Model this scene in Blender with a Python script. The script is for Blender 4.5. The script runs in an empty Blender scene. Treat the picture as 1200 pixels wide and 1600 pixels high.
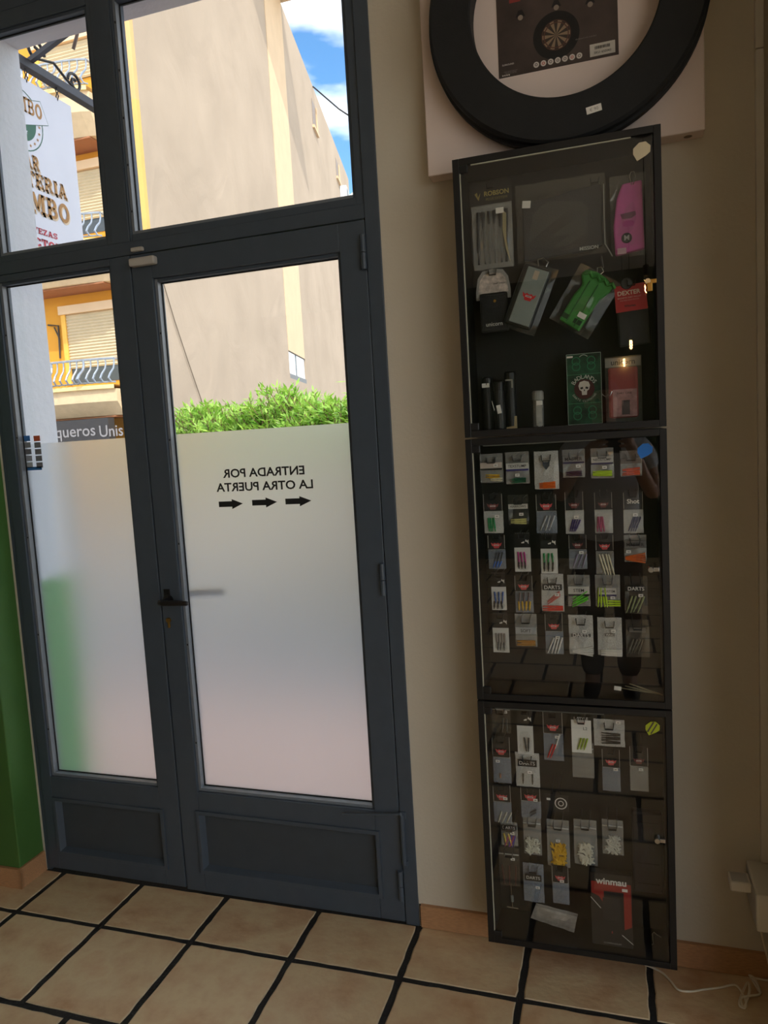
import bpy, bmesh, math, random
from mathutils import Vector, Matrix
random.seed(7)
PI = math.pi
scene = bpy.context.scene
COL = scene.collection

# ------------------------------------------------------------------ camera
F_PX = 1136.98
CAM = Vector((1.9791, -2.0600, 1.5237))
YAW, PITCH, ROLL = -0.30879, -0.09869, -0.05847
fw = Vector((math.sin(YAW) * math.cos(PITCH), math.cos(YAW) * math.cos(PITCH), math.sin(PITCH)))
rt0 = Vector((math.cos(YAW), -math.sin(YAW), 0))
up0 = rt0.cross(fw)
rt = rt0 * math.cos(ROLL) + up0 * math.sin(ROLL)
up = -rt0 * math.sin(ROLL) + up0 * math.cos(ROLL)
cam_data = bpy.data.cameras.new('camera')
cam = bpy.data.objects.new('camera', cam_data)
COL.objects.link(cam)
cam_data.sensor_fit = 'VERTICAL'
cam_data.sensor_height = 24.0
cam_data.lens = F_PX / 1600 * 24.0
cam_data.clip_start = 0.02
cam_data.clip_end = 500
cam.matrix_world = Matrix(((rt.x, up.x, -fw.x, CAM.x), (rt.y, up.y, -fw.y, CAM.y), (rt.z, up.z, -fw.z, CAM.z), (0, 0, 0, 1)))
scene.camera = cam

def ray(x, y):
    return fw + rt * ((x - 600) / F_PX) + up * ((800 - y) / F_PX)
def atY(x, y, Y):
    d = ray(x, y); return CAM + d * ((Y - CAM.y) / d.y)
def atX(x, y, X):
    d = ray(x, y); return CAM + d * ((X - CAM.x) / d.x)
def atZ(x, y, Z):
    d = ray(x, y); return CAM + d * ((Z - CAM.z) / d.z)

# ------------------------------------------------------------------ world, sun, exposure
SUN_DIR = Vector((0.42, -0.48, 0.77)).normalized()      # towards the sun
SKY_STRENGTH = 0.40
SUN_STRENGTH = 2.7
EXPOSURE = 0.62
scene.view_settings.view_transform = 'Standard'
scene.view_settings.look = 'None'
scene.view_settings.gamma = 1.0
scene.view_settings.exposure = EXPOSURE
scene.view_settings.use_curve_mapping = False
scene.cycles.use_denoising = True
scene.cycles.max_bounces = 14
scene.cycles.diffuse_bounces = 7
scene.cycles.transparent_max_bounces = 48
scene.cycles.transmission_bounces = 10
scene.cycles.glossy_bounces = 6
scene.cycles.sample_clamp_indirect = 6.0
scene.cycles.caustics_reflective = False

world = bpy.data.worlds.new('world'); scene.world = world
world.use_nodes = True
nt = world.node_tree; nt.nodes.clear()
sky = nt.nodes.new('ShaderNodeTexSky'); sky.sky_type = 'NISHITA'
sky.sun_disc = False
sky.sun_elevation = math.asin(SUN_DIR.z)
sky.sun_rotation = math.atan2(SUN_DIR.x, SUN_DIR.y)
sky.altitude = 50; sky.air_density = 1.0; sky.dust_density = 0.6; sky.ozone_density = 2.5
tc = nt.nodes.new('ShaderNodeTexCoord')
mp = nt.nodes.new('ShaderNodeMapping'); mp.inputs['Scale'].default_value = (1, 1, 2.5); mp.inputs['Location'].default_value = (0.55, 0.2, 0.1)
nz = nt.nodes.new('ShaderNodeTexNoise'); nz.inputs['Scale'].default_value = 3.0; nz.inputs['Detail'].default_value = 6
rmp = nt.nodes.new('ShaderNodeValToRGB')
rmp.color_ramp.elements[0].position = 0.42; rmp.color_ramp.elements[0].color = (0, 0, 0, 1)
rmp.color_ramp.elements[1].position = 0.60; rmp.color_ramp.elements[1].color = (0.92, 0.92, 0.92, 1)
mx = nt.nodes.new('ShaderNodeMixRGB'); mx.inputs['Color2'].default_value = (6.6, 6.2, 5.8, 1)
bg = nt.nodes.new('ShaderNodeBackground'); bg.inputs['Strength'].default_value = SKY_STRENGTH
wo = nt.nodes.new('ShaderNodeOutputWorld')
nt.links.new(tc.outputs['Generated'], mp.inputs['Vector']); nt.links.new(mp.outputs['Vector'], nz.inputs['Vector'])
nt.links.new(nz.outputs['Fac'], rmp.inputs['Fac']); nt.links.new(rmp.outputs['Color'], mx.inputs['Fac'])
hsv = nt.nodes.new('ShaderNodeHueSaturation'); hsv.inputs['Saturation'].default_value = 1.3; hsv.inputs['Value'].default_value = .62
tint = nt.nodes.new('ShaderNodeMixRGB'); tint.blend_type = 'MULTIPLY'; tint.inputs['Fac'].default_value = 1; tint.inputs['Color2'].default_value = (1.0, .94, .86, 1)
nt.links.new(sky.outputs['Color'], tint.inputs['Color1']); nt.links.new(tint.outputs['Color'], hsv.inputs['Color']); nt.links.new(hsv.outputs['Color'], mx.inputs['Color1']); nt.links.new(mx.outputs['Color'], bg.inputs['Color'])
nt.links.new(bg.outputs['Background'], wo.inputs['Surface'])
sl = bpy.data.lights.new('sun', 'SUN'); sl.energy = SUN_STRENGTH; sl.angle = 0.009; sl.color = (1.0, 0.93, 0.82)
sun = bpy.data.objects.new('sun', sl); COL.objects.link(sun)
sun.rotation_euler = SUN_DIR.to_track_quat('Z', 'Y').to_euler(); sun.location = (6, -10, 20)

# ------------------------------------------------------------------ materials
def lin(c):
    c /= 255.0
    return c / 12.92 if c <= 0.04045 else ((c + 0.055) / 1.055) ** 2.4
def rgb(r, g, b):
    return (lin(r), lin(g), lin(b), 1)
MATS = {}
def mat(name, c, rough=0.6, metal=0.0, var=0.08, scale=12.0, bump=0.0, bscale=60.0, spec=0.5, emit=None, coords='Object'):
    if name in MATS: return MATS[name]
    m = bpy.data.materials.new(name); m.use_nodes = True
    t = m.node_tree; p = t.nodes['Principled BSDF']
    p.inputs['Roughness'].default_value = rough; p.inputs['Metallic'].default_value = metal
    p.inputs['Specular IOR Level'].default_value = spec
    base = rgb(*c)
    co = t.nodes.new('ShaderNodeTexCoord')
    n = t.nodes.new('ShaderNodeTexNoise'); n.inputs['Scale'].default_value = scale; n.inputs['Detail'].default_value = 5
    t.links.new(co.outputs[coords], n.inputs['Vector'])
    r = t.nodes.new('ShaderNodeValToRGB')
    r.color_ramp.elements[0].position = 0.3; r.color_ramp.elements[1].position = 0.7
    r.color_ramp.elements[0].color = tuple(max(0, v * (1 - var)) for v in base[:3]) + (1,)
    r.color_ramp.elements[1].color = tuple(min(1, v * (1 + var)) for v in base[:3]) + (1,)
    t.links.new(n.outputs['Fac'], r.inputs['Fac']); t.links.new(r.outputs['Color'], p.inputs['Base Color'])
    if bump:
        n2 = t.nodes.new('ShaderNodeTexNoise'); n2.inputs['Scale'].default_value = bscale; n2.inputs['Detail'].default_value = 6
        t.links.new(co.outputs[coords], n2.inputs['Vector'])
        b = t.nodes.new('ShaderNodeBump'); b.inputs['Strength'].default_value = bump; b.inputs['Distance'].default_value = 0.01
        t.links.new(n2.outputs['Fac'], b.inputs['Height']); t.links.new(b.outputs['Normal'], p.inputs['Normal'])
    if emit:
        p.inputs['Emission Color'].default_value = rgb(*emit[:3]); p.inputs['Emission Strength'].default_value = emit[3]
    MATS[name] = m
    return m

def clear_mat(name, tint=(1, 1, 1), haze=0.0, haze_c=(200, 200, 200), rough=0.03, ior=1.5, gloss=1.0):
    """thin clear sheet: see-through with fresnel reflection and optional milky haze"""
    if name in MATS: return MATS[name]
    m = bpy.data.materials.new(name); m.use_nodes = True
    t = m.node_tree; t.nodes.clear()
    o = t.nodes.new('ShaderNodeOutputMaterial')
    tr = t.nodes.new('ShaderNodeBsdfTransparent'); tr.inputs['Color'].default_value = (*tint, 1)
    gl = t.nodes.new('ShaderNodeBsdfGlossy'); gl.inputs['Roughness'].default_value = rough; gl.inputs['Color'].default_value = (gloss, gloss, gloss, 1)
    fr = t.nodes.new('ShaderNodeFresnel')
    ge = t.nodes.new('ShaderNodeNewGeometry'); mi = t.nodes.new('ShaderNodeMapRange')      # same reflectance from either side of the sheet
    mi.inputs['To Min'].default_value = ior; mi.inputs['To Max'].default_value = 1 / ior
    t.links.new(ge.outputs['Backfacing'], mi.inputs['Value']); t.links.new(mi.outputs[0], fr.inputs['IOR'])
    mx1 = t.nodes.new('ShaderNodeMixShader')
    t.links.new(fr.outputs['Fac'], mx1.inputs['Fac'])
    if haze > 0:
        df = t.nodes.new('ShaderNodeBsdfDiffuse'); df.inputs['Color'].default_value = rgb(*haze_c)
        co = t.nodes.new('ShaderNodeTexCoord'); n = t.nodes.new('ShaderNodeTexNoise'); n.inputs['Scale'].default_value = 45; n.inputs['Detail'].default_value = 3
        t.links.new(co.outputs['Object'], n.inputs['Vector'])
        ma = t.nodes.new('ShaderNodeMath'); ma.operation = 'MULTIPLY'; ma.inputs[1].default_value = haze * 2
        t.links.new(n.outputs['Fac'], ma.inputs[0])
        mx2 = t.nodes.new('ShaderNodeMixShader')
        t.links.new(ma.outputs['Value'], mx2.inputs['Fac'])
        t.links.new(tr.outputs[0], mx2.inputs[1]); t.links.new(df.outputs[0], mx2.inputs[2])
        t.links.new(mx2.outputs[0], mx1.inputs[1])
    else:
        t.links.new(tr.outputs[0], mx1.inputs[1])
    t.links.new(gl.outputs[0], mx1.inputs[2]); t.links.new(mx1.outputs[0], o.inputs['Surface'])
    MATS[name] = m
    return m

def film_mat():
    m = bpy.data.materials.new('frosted_film'); m.use_nodes = True
    t = m.node_tree; t.nodes.clear()
    o = t.nodes.new('ShaderNodeOutputMaterial')
    rf = t.nodes.new('ShaderNodeBsdfRefraction'); rf.inputs['Roughness'].default_value = 0.46; rf.inputs['IOR'].default_value = 1.38; rf.inputs['Color'].default_value = (.95, .97, .98, 1)
    tl = t.nodes.new('ShaderNodeBsdfTranslucent'); tl.inputs['Color'].default_value = (.90, .92, .94, 1)
    df = t.nodes.new('ShaderNodeBsdfDiffuse'); df.inputs['Color'].default_value = (.75, .76, .78, 1)
    a = t.nodes.new('ShaderNodeMixShader'); a.inputs['Fac'].default_value = 0.10
    b = t.nodes.new('ShaderNodeMixShader'); b.inputs['Fac'].default_value = 0.06
    t.links.new(rf.outputs[0], a.inputs[1]); t.links.new(tl.outputs[0], a.inputs[2])
    t.links.new(a.outputs[0], b.inputs[1]); t.links.new(df.outputs[0], b.inputs[2]); t.links.new(b.outputs[0], o.inputs['Surface'])
    return m

M_WALL = mat('beige_wall_paint', (212, 203, 186), 0.85, var=0.03, scale=3, bump=0.12, bscale=90)
M_GREEN = mat('green_wall_paint', (70, 112, 52), 0.55, var=0.06, scale=4, bump=0.1, bscale=60)
M_CEIL = mat('ceiling_paint', (226, 222, 212), 0.9, var=0.03)
M_FRAME = mat('anthracite_lacquer', (70, 80, 92), 0.42, var=0.05, scale=20, bump=0.05, bscale=200)
M_FRAME_D = mat('anthracite_panel', (62, 70, 79), 0.5, var=0.06, scale=15)
M_GASKET = mat('black_gasket', (22, 23, 25), 0.6)
M_BEAD_LIT = mat('lit_glazing_bead', (120, 126, 134), 0.4, var=0.08, scale=30)
M_BLACK = mat('black_laminate', (20, 20, 21), 0.45, var=0.15, scale=30)
M_BLACKP = mat('black_back_panel', (15, 15, 16), 0.6, var=0.2, scale=14)
M_RING = mat('black_foam_ring', (24, 25, 27), 0.75, var=0.12, scale=40, bump=0.1, bscale=300)
M_BOX = mat('white_cardboard', (232, 214, 206), 0.8, var=0.03, scale=6)
M_CHROME = mat('chrome', (200, 200, 198), 0.25, 1.0)
M_BRASS = mat('brass', (190, 150, 80), 0.35, 1.0)
M_WHITE = mat('white_plastic', (225, 218, 205), 0.5, var=0.03)
M_PALE = mat('pale_grey_plastic', (190, 186, 180), 0.5, var=0.03)
M_PAPER = mat('white_paper', (236, 232, 226), 0.8, var=0.03, scale=60)
M_INK = mat('black_ink', (24, 24, 26), 0.6)
M_EXTW = mat('white_render', (205, 207, 214), 0.9, var=0.05, scale=5, bump=0.25, bscale=40)
M_GLASS = clear_mat('window_glass', (0.95, 0.97, 0.97))
M_CASEGLASS = clear_mat('case_glass', (0.96, 0.97, 0.96), ior=1.5, rough=0.0)
M_BAG = clear_mat('clear_bag', haze=0.22, haze_c=(224, 222, 218), rough=0.12, ior=1.5)
M_BAGB = clear_mat('bluish_bag', haze=0.42, haze_c=(164, 172, 186), rough=0.12, ior=1.5)
M_BAGW = clear_mat('milky_bag', haze=0.50, haze_c=(236, 234, 230), rough=0.12, ior=1.5)
M_BAGK = clear_mat('smoky_bag', haze=0.06, haze_c=(150, 146, 136), rough=0.1, ior=1.5)
M_FILM = film_mat()

def tile_mat():
    m = bpy.data.materials.new('terracotta_tile'); m.use_nodes = True
    t = m.node_tree; p = t.nodes['Principled BSDF']
    p.inputs['Roughness'].default_value = 0.42
    oi = t.nodes.new('ShaderNodeObjectInfo'); co = t.nodes.new('ShaderNodeTexCoord')
    ad = t.nodes.new('ShaderNodeVectorMath'); ad.operation = 'MULTIPLY_ADD'
    cv = t.nodes.new('ShaderNodeCombineXYZ')
    for i in range(3): t.links.new(oi.outputs['Random'], cv.inputs[i])
    ad.inputs[1].default_value = (40, 37, 31)
    t.links.new(cv.outputs[0], ad.inputs[0]); t.links.new(co.outputs['Object'], ad.inputs[2])
    n = t.nodes.new('ShaderNodeTexNoise'); n.inputs['Scale'].default_value = 7; n.inputs['Detail'].default_value = 7; n.inputs['Roughness'].default_value = 0.6
    t.links.new(ad.outputs[0], n.inputs['Vector'])
    r = t.nodes.new('ShaderNodeValToRGB')
    cs = [(0.28, rgb(198, 154, 116)), (0.45, rgb(218, 186, 146)), (0.58, rgb(226, 202, 160)), (0.75, rgb(218, 178, 138))]
    r.color_ramp.elements[0].position, r.color_ramp.elements[0].color = cs[0]
    r.color_ramp.elements[1].position, r.color_ramp.elements[1].color = cs[3]
    for q in cs[1:3]:
        e = r.color_ramp.elements.new(q[0]); e.color = q[1]
    t.links.new(n.outputs['Fac'], r.inputs['Fac'])
    hs = t.nodes.new('ShaderNodeHueSaturation')
    mr = t.nodes.new('ShaderNodeMapRange'); mr.inputs['To Min'].default_value = 0.9; mr.inputs['To Max'].default_value = 1.08
    t.links.new(oi.outputs['Random'], mr.inputs['Value']); t.links.new(mr.outputs[0], hs.inputs['Value'])
    t.links.new(r.outputs['Color'], hs.inputs['Color']); t.links.new(hs.outputs['Color'], p.inputs['Base Color'])
    n2 = t.nodes.new('ShaderNodeTexNoise'); n2.inputs['Scale'].default_value = 45; n2.inputs['Detail'].default_value = 8
    t.links.new(ad.outputs[0], n2.inputs['Vector'])
    b = t.nodes.new('ShaderNodeBump'); b.inputs['Strength'].default_value = 0.35; b.inputs['Distance'].default_value = 0.004
    t.links.new(n2.outputs['Fac'], b.inputs['Height']); t.links.new(b.outputs['Normal'], p.inputs['Normal'])
    rr = t.nodes.new('ShaderNodeMapRange'); rr.inputs['To Min'].default_value = 0.32; rr.inputs['To Max'].default_value = 0.6
    t.links.new(n2.outputs['Fac'], rr.inputs['Value']); t.links.new(rr.outputs[0], p.inputs['Roughness'])
    return m
M_TILE = tile_mat()
M_TILE_EDGE = mat('pale_tile_edge', (206, 184, 150), .6, var=.15, scale=60)  # unglazed edge, paled also for the door-lit highlight along the bevel
M_GROUT = mat('dark_grout', (34, 33, 32), 0.85, var=0.2, scale=60, bump=0.4, bscale=120)

# ------------------------------------------------------------------ mesh helpers
class MB:
    def __init__(s): s.v = []; s.f = []
    def add(s, vs, fs):
        o = len(s.v); s.v += [tuple(v) for v in vs]; s.f += [tuple(i + o for i in f) for f in fs]; return s
    def box(s, x0, x1, y0, y1, z0, z1):
        vs = [(x, y, z) for x in (x0, x1) for y in (y0, y1) for z in (z0, z1)]
        return s.add(vs, [(0, 1, 3, 2), (4, 6, 7, 5), (0, 4, 5, 1), (2, 3, 7, 6), (0, 2, 6, 4), (1, 5, 7, 3)])
    def quad(s, a, b, c, d): return s.add([a, b, c, d], [(0, 1, 2, 3)])
    def prism_y(s, pts, y0, y1):
        """outline (x,z) extruded along y"""
        n = len(pts)
        vs = [(x, y0, z) for x, z in pts] + [(x, y1, z) for x, z in pts]
        return s.add(vs, [tuple(range(n)), tuple(range(2 * n - 1, n - 1, -1))] + [(i, (i + 1) % n + 0, (i + 1) % n + n, i + n) for i in range(n)])
    def tube(s, pts, r, seg=6, closed=False):
        pts = [Vector(p) for p in pts]; n = len(pts); rings = []
        rr = r if isinstance(r, (list, tuple)) else [r] * n
        prev = None
        for i, p in enumerate(pts):
            a = pts[i - 1] if (i > 0 or closed) else p; b = pts[(i + 1) % n] if (i < n - 1 or closed) else p
            t = (b - a)
            if t.length < 1e-9: t = Vector((0, 0, 1))
            t.normalize()
            if prev is None:
                u = t.orthogonal().normalized()
            else:
                u = prev - t * prev.dot(t)
                u = u.normalized() if u.length > 1e-6 else t.orthogonal().normalized()
            prev = u; w = t.cross(u)
            rings.append([p + (u * math.cos(2 * PI * k / seg) + w * math.sin(2 * PI * k / seg)) * rr[i] for k in range(seg)])
        o = len(s.v)
        for g in rings: s.v += [tuple(q) for q in g]
        m = n if closed else n - 1
        for i in range(m):
            j = (i + 1) % n
            for k in range(seg):
                s.f.append((o + i * seg + k, o + i * seg + (k + 1) % seg, o + j * seg + (k + 1) % seg, o + j * seg + k))
        if not closed:
            s.f.append(tuple(o + k for k in range(seg - 1, -1, -1))); s.f.append(tuple(o + (n - 1) * seg + k for k in range(seg)))
        return s
    def lathe(s, prof, seg=32, axis='z', c=(0, 0, 0), closed=False):
        """prof: (radius, height) pairs"""
        n = len(prof); o = len(s.v)
        for k in range(seg):
            a = 2 * PI * k / seg
            for r, h in prof:
                q = (r * math.cos(a), r * math.sin(a), h)
                if axis == 'y': q = (q[0], q[2], q[1])
                if axis == 'x': q = (q[2], q[0], q[1])
                s.v.append((q[0] + c[0], q[1] + c[1], q[2] + c[2]))
        for k in range(seg):
            k2 = (k + 1) % seg
            for i in range(n if closed else n - 1):
                j = (i + 1) % n
                s.f.append((o + k * n + i, o + k * n + j, o + k2 * n + j, o + k2 * n + i))
        return s
    def mesh(s, name, m=None, smooth=False):
        me = bpy.data.meshes.new(name); me.from_pydata(s.v, [], s.f)
        bm = bmesh.new(); bm.from_mesh(me)
        if len(bm.faces) < 60000: bmesh.ops.recalc_face_normals(bm, faces=bm.faces)
        bm.to_mesh(me); bm.free()
        if m: me.materials.append(m)
        if smooth:
            for p in me.polygons: p.use_smooth = True
        return me
    def build(s, name, m, parent=None, loc=None, smooth=False, bevel=0):
        o = obj(name, s.mesh(name, m, smooth), parent, loc)
        if bevel:
            b = o.modifiers.new('bevel', 'BEVEL'); b.width = bevel; b.segments = 2; b.limit_method = 'ANGLE'; b.angle_limit = 0.6
        return o

def obj(name, me, parent=None, loc=None):
    o = bpy.data.objects.new(name, me); COL.objects.link(o)
    if parent is not None: o.parent = parent
    if loc is not None: o.location = loc
    return o
def tag(o, label, cat=None, group=None, kind=None):
    if label: o['label'] = label
    if cat: o['category'] = cat
    if group: o['group'] = group
    if kind: o['kind'] = kind
    return o
def thing(name, label, cat, loc=(0, 0, 0), group=None, rot=None):
    o = bpy.data.objects.new(name, None); COL.objects.link(o); o.location = loc
    o.empty_display_size = 0.05
    if rot: o.rotation_euler = rot
    return tag(o, label, cat, group)
def struct(name, me_or_mb, m=None, label=None, bevel=0):
    o = me_or_mb.build(name, m, bevel=bevel)
    return tag(o, label, None, None, 'structure')
_unit = {}
def ubox(name, m, parent, c, d, rot=None):
    """small cuboid piece, shared mesh per material, centre c, size d"""
    if m.name not in _unit: _unit[m.name] = MB().box(-.5, .5, -.5, .5, -.5, .5).mesh('piece_' + m.name, m)
    o = obj(name, _unit[m.name], parent, c); o.scale = d
    if rot: o.rotation_euler = rot
    return o
_txt = {}
def text_mesh(s, m, bold=0.0, ext=0.0):
    k = (s, m.name, bold, ext)
    if k not in _txt:
        cu = bpy.data.curves.new('lettering', 'FONT'); cu.body = s; cu.size = 1; cu.align_x = 'CENTER'; cu.align_y = 'CENTER'
        cu.offset = bold; cu.extrude = ext; cu.resolution_u = 3; cu.space_line = 0.85
        o = bpy.data.objects.new('lettering_tmp', cu); COL.objects.link(o)
        bpy.context.view_layer.update()
        me = bpy.data.meshes.new_from_object(o.evaluated_get(bpy.context.evaluated_depsgraph_get()))
        bpy.data.objects.remove(o); bpy.data.curves.remove(cu)
        me.materials.clear(); me.materials.append(m)
        xs = [v.co.x for v in me.vertices] or [0]; ys = [v.co.y for v in me.vertices] or [0]
        cx, cy = (max(xs) + min(xs)) / 2, (max(ys) + min(ys)) / 2
        w, h = max(max(xs) - min(xs), 1e-6), max(max(ys) - min(ys), 1e-6)
        for v in me.vertices: v.co.x -= cx; v.co.y -= cy
        _txt[k] = (me, w, h)
    return _txt[k]
def text(name, s, m, parent, c, w=None, h=None, rot=(PI / 2, 0, 0), bold=0.0, mirror=False):
    """lettering facing -Y, centre c, fitted to width w and/or height h"""
    me, tw, th = text_mesh(s, m, bold)
    o = obj(name, me, parent, c)
    sx = (w / tw) if w else h / th
    sy = (h / th) if h else sx
    o.scale = (-sx if mirror else sx, sy, 1); o.rotation_euler = rot
    return o

# ------------------------------------------------------------------ room shell
XR, XL, YB, ZC = 2.362, -3.0, -7.0, 3.25
FX0, FX1, FZ1 = -0.082, 1.361, 3.02            # opening of the door set
wf = MB()
wf.box(FX1, 4.6, 0, .24, -.15, 8.0).box(XL - .2, FX0, 0, .24, -.15, 8.0).box(FX0, FX1, 0, .24, FZ1 + .02, 8.0)
w_front = struct('wall_front', wf, M_WALL, 'beige painted shop wall around the anthracite door')
# outer skin of the facade: white render with a green dado
def facade_mat():
    m = bpy.data.materials.new('facade_two_tone'); m.use_nodes = True
    t = m.node_tree; p = t.nodes['Principled BSDF']; p.inputs['Roughness'].default_value = 0.85
    g = t.nodes.new('ShaderNodeNewGeometry'); sp = t.nodes.new('ShaderNodeSeparateXYZ')
    t.links.new(g.outputs['Position'], sp.inputs[0])
    gt = t.nodes.new('ShaderNodeMath'); gt.operation = 'GREATER_THAN'; gt.inputs[1].default_value = 1.08
    t.links.new(sp.outputs['Z'], gt.inputs[0])
    mx = t.nodes.new('ShaderNodeMixRGB'); mx.inputs['Color1'].default_value = rgb(70, 150, 60); mx.inputs['Color2'].default_value = rgb(222, 224, 230)
    t.links.new(gt.outputs[0], mx.inputs['Fac'])
    n = t.nodes.new('ShaderNodeTexNoise'); n.inputs['Scale'].default_value = 35; n.inputs['Detail'].default_value = 8
    t.links.new(g.outputs['Position'], n.inputs['Vector'])
    b = t.nodes.new('ShaderNodeBump'); b.inputs['Strength'].default_value = 0.25; b.inputs['Distance'].default_value = 0.01
    t.links.new(n.outputs['Fac'], b.inputs['Height']); t.links.new(b.outputs['Normal'], p.inputs['Normal'])
    t.links.new(mx.outputs[0], p.inputs['Base Color'])
    return m
sk = MB()
sk.box(FX1 - .02, 4.6, .075, .245, -.15, 8.0).box(XL - .2, -.05, .075, .245, -.15, 8.0).box(-.05, FX1 - .02, .075, .245, 3.012, 8.0)
struct('trim_1', sk, facade_mat(), 'white rendered outer reveal with a green lower dado')

gr = MB().box(XL - .2, 4.6, YB - .2, 0.24, -.3, -.0022)
floor = struct('floor', gr, M_GROUT, 'dark wide grout bed under square terracotta floor tiles')
T, R1 = 0.34, 0.2318
tiles = []
for k in range(6):
    rnd = random.Random(50 + k)
    n = 9; h = (T - 0.0175) / 2; out = []
    for s in range(4):
        for i in range(n):
            u = -h + 2 * h * i / n; j = rnd.uniform(-.0016, .0016) if i else -.002
            p = [(u, -h - j), (h + j, u), (-u, h + j), (-h - j, -u)][s]
            out.append(p)
    N = len(out); mb = MB()
    sc1 = 1 - .004 / h
    vs = [(x * sc1, y * sc1, 0) for x, y in out] + [(x, y, -.0025) for x, y in out] + [(x * 1.004, y * 1.004, -.008) for x, y in out]
    fs = [tuple(range(N))] + [(i, (i + 1) % N, (i + 1) % N + N, i + N) for i in range(N)] + [(i + N, (i + 1) % N + N, (i + 1) % N + 2 * N, i + 2 * N) for i in range(N)]
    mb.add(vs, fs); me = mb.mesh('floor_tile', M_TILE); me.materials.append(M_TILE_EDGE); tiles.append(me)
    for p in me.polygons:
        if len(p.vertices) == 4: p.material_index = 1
cut = {}
rows = [(-R1, 0.0)] + [(-R1 - T * (j + 1), -R1 - T * j) for j in range(20)]
for j, (ya, yb) in enumerate(rows):
    off = 0.0 if j < 2 else (0.17 if j % 2 == 0 else 0.0)
    for i in range(-2, 12 if j else 7):
        x0 = i * T + off; x1 = x0 + T
        if j == 0 and x1 < -.2: continue
        xc, wfac = (x0 + x1) / 2, 1.0
        if x1 > XR and j < 2:
            wfac = (XR - x0) / T; xc = (x0 + XR) / 2
            if wfac < .15: continue
        o = obj('floor_tile', tiles[random.randrange(6)], floor, (xc, (ya + yb) / 2, 0))
        q = (yb - ya) / T
        flip = random.choice((-1, 1)), random.choice((-1, 1))
        o.scale = (wfac * flip[0], q * flip[1], 1)

struct('ceiling', MB().box(XL - .2, 4.6, YB - .2, 0.0, ZC, ZC + .2), M_CEIL, 'pale flat shop ceiling above the door wall')
struct('wall_back', MB().box(XL - .2, 4.6, YB - .2, YB, 0, ZC), mat('dark_green_rear_wall', (58, 70, 46), .7, var=.08, scale=4), 'dark green rear shop wall')
OPY0, OPY1, OPZ = -6.8, -1.5, 3.12
struct('wall_left', MB().box(XL - .2, XL, YB, 0, 0, ZC), M_WALL, 'beige left shop wall')
struct('wall_far', MB().box(4.4, 4.6, YB, OPY0, 0, ZC).box(4.4, 4.6, OPY1, 0, 0, ZC).box(4.4, 4.6, OPY0, OPY1, OPZ, ZC), M_WALL, 'beige wall at the far right of the shop')
d2 = tag(bpy.data.objects.new('added_door', None), 'unseen wide glazed entrance added in the far right wall for daylight', None, None, 'structure'); COL.objects.link(d2)  # unseen entrance, added and sized to bring daylight into the room
for k in range(4):
    ya, yb = OPY0 + (OPY1 - OPY0) * k / 4, OPY0 + (OPY1 - OPY0) * (k + 1) / 4
    for q in (ya, yb - .05): MB().box(4.47, 4.53, q, q + .05, 0, OPZ).build('stile', M_FRAME, d2)
    MB().box(4.47, 4.53, ya + .05, yb - .05, 0, .08).build('rail', M_FRAME, d2); MB().box(4.47, 4.53, ya + .05, yb - .05, OPZ - .06, OPZ).build('rail', M_FRAME, d2)
    MB().add([(4.5, ya + .05, .08), (4.5, yb - .05, .08), (4.5, yb - .05, OPZ - .06), (4.5, ya + .05, OPZ - .06)], [(0, 1, 2, 3)]).build('glass_pane', M_GLASS, d2)
struct('wall_right', MB().box(XR, XR + .3, -.38, 0, 0, ZC), mat('grey_green_paint', (150, 152, 132), .8, var=.04), 'grey green stub wall at the right corner')
struct('wall_pillar', MB().box(-.75, -.088, -.1147, .0, 0, ZC), M_GREEN, 'green painted pillar left of the door', bevel=.004)

# skirting
M_SKIRT = mat('skirting_tile', (186, 140, 100), .5, var=.14, scale=18, bump=.2, bscale=60)
bb = MB().box(FX1 + .002, XR, -.001, 0, 0, .072)
skr = struct('baseboard_right', bb, M_GROUT, 'low terracotta skirting along the beige wall')
x = FX1 + .006
while x < XR - .02:
    x1 = min(x + .334, XR)
    ubox('skirting_tile', M_SKIRT, skr, ((x + x1) / 2, -.006, .038), (x1 - x - .004, .012, .072)); x = x1
bb = MB().box(-.75, -.0885, -.1157, -.1147, 0, .072)
skl = struct('baseboard_left', bb, M_GROUT, 'low terracotta skirting around the green pillar')
ubox('skirting_tile', M_SKIRT, skl, (-.245, -.121, .036), (.334, .012, .072))
ubox('skirting_tile', M_SKIRT, skl, (-.58, -.121, .036), (.334, .012, .072))
ubox('skirting_tile', M_SKIRT, skl, (-.083, -.066, .038), (.010, .122, .074))

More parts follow.
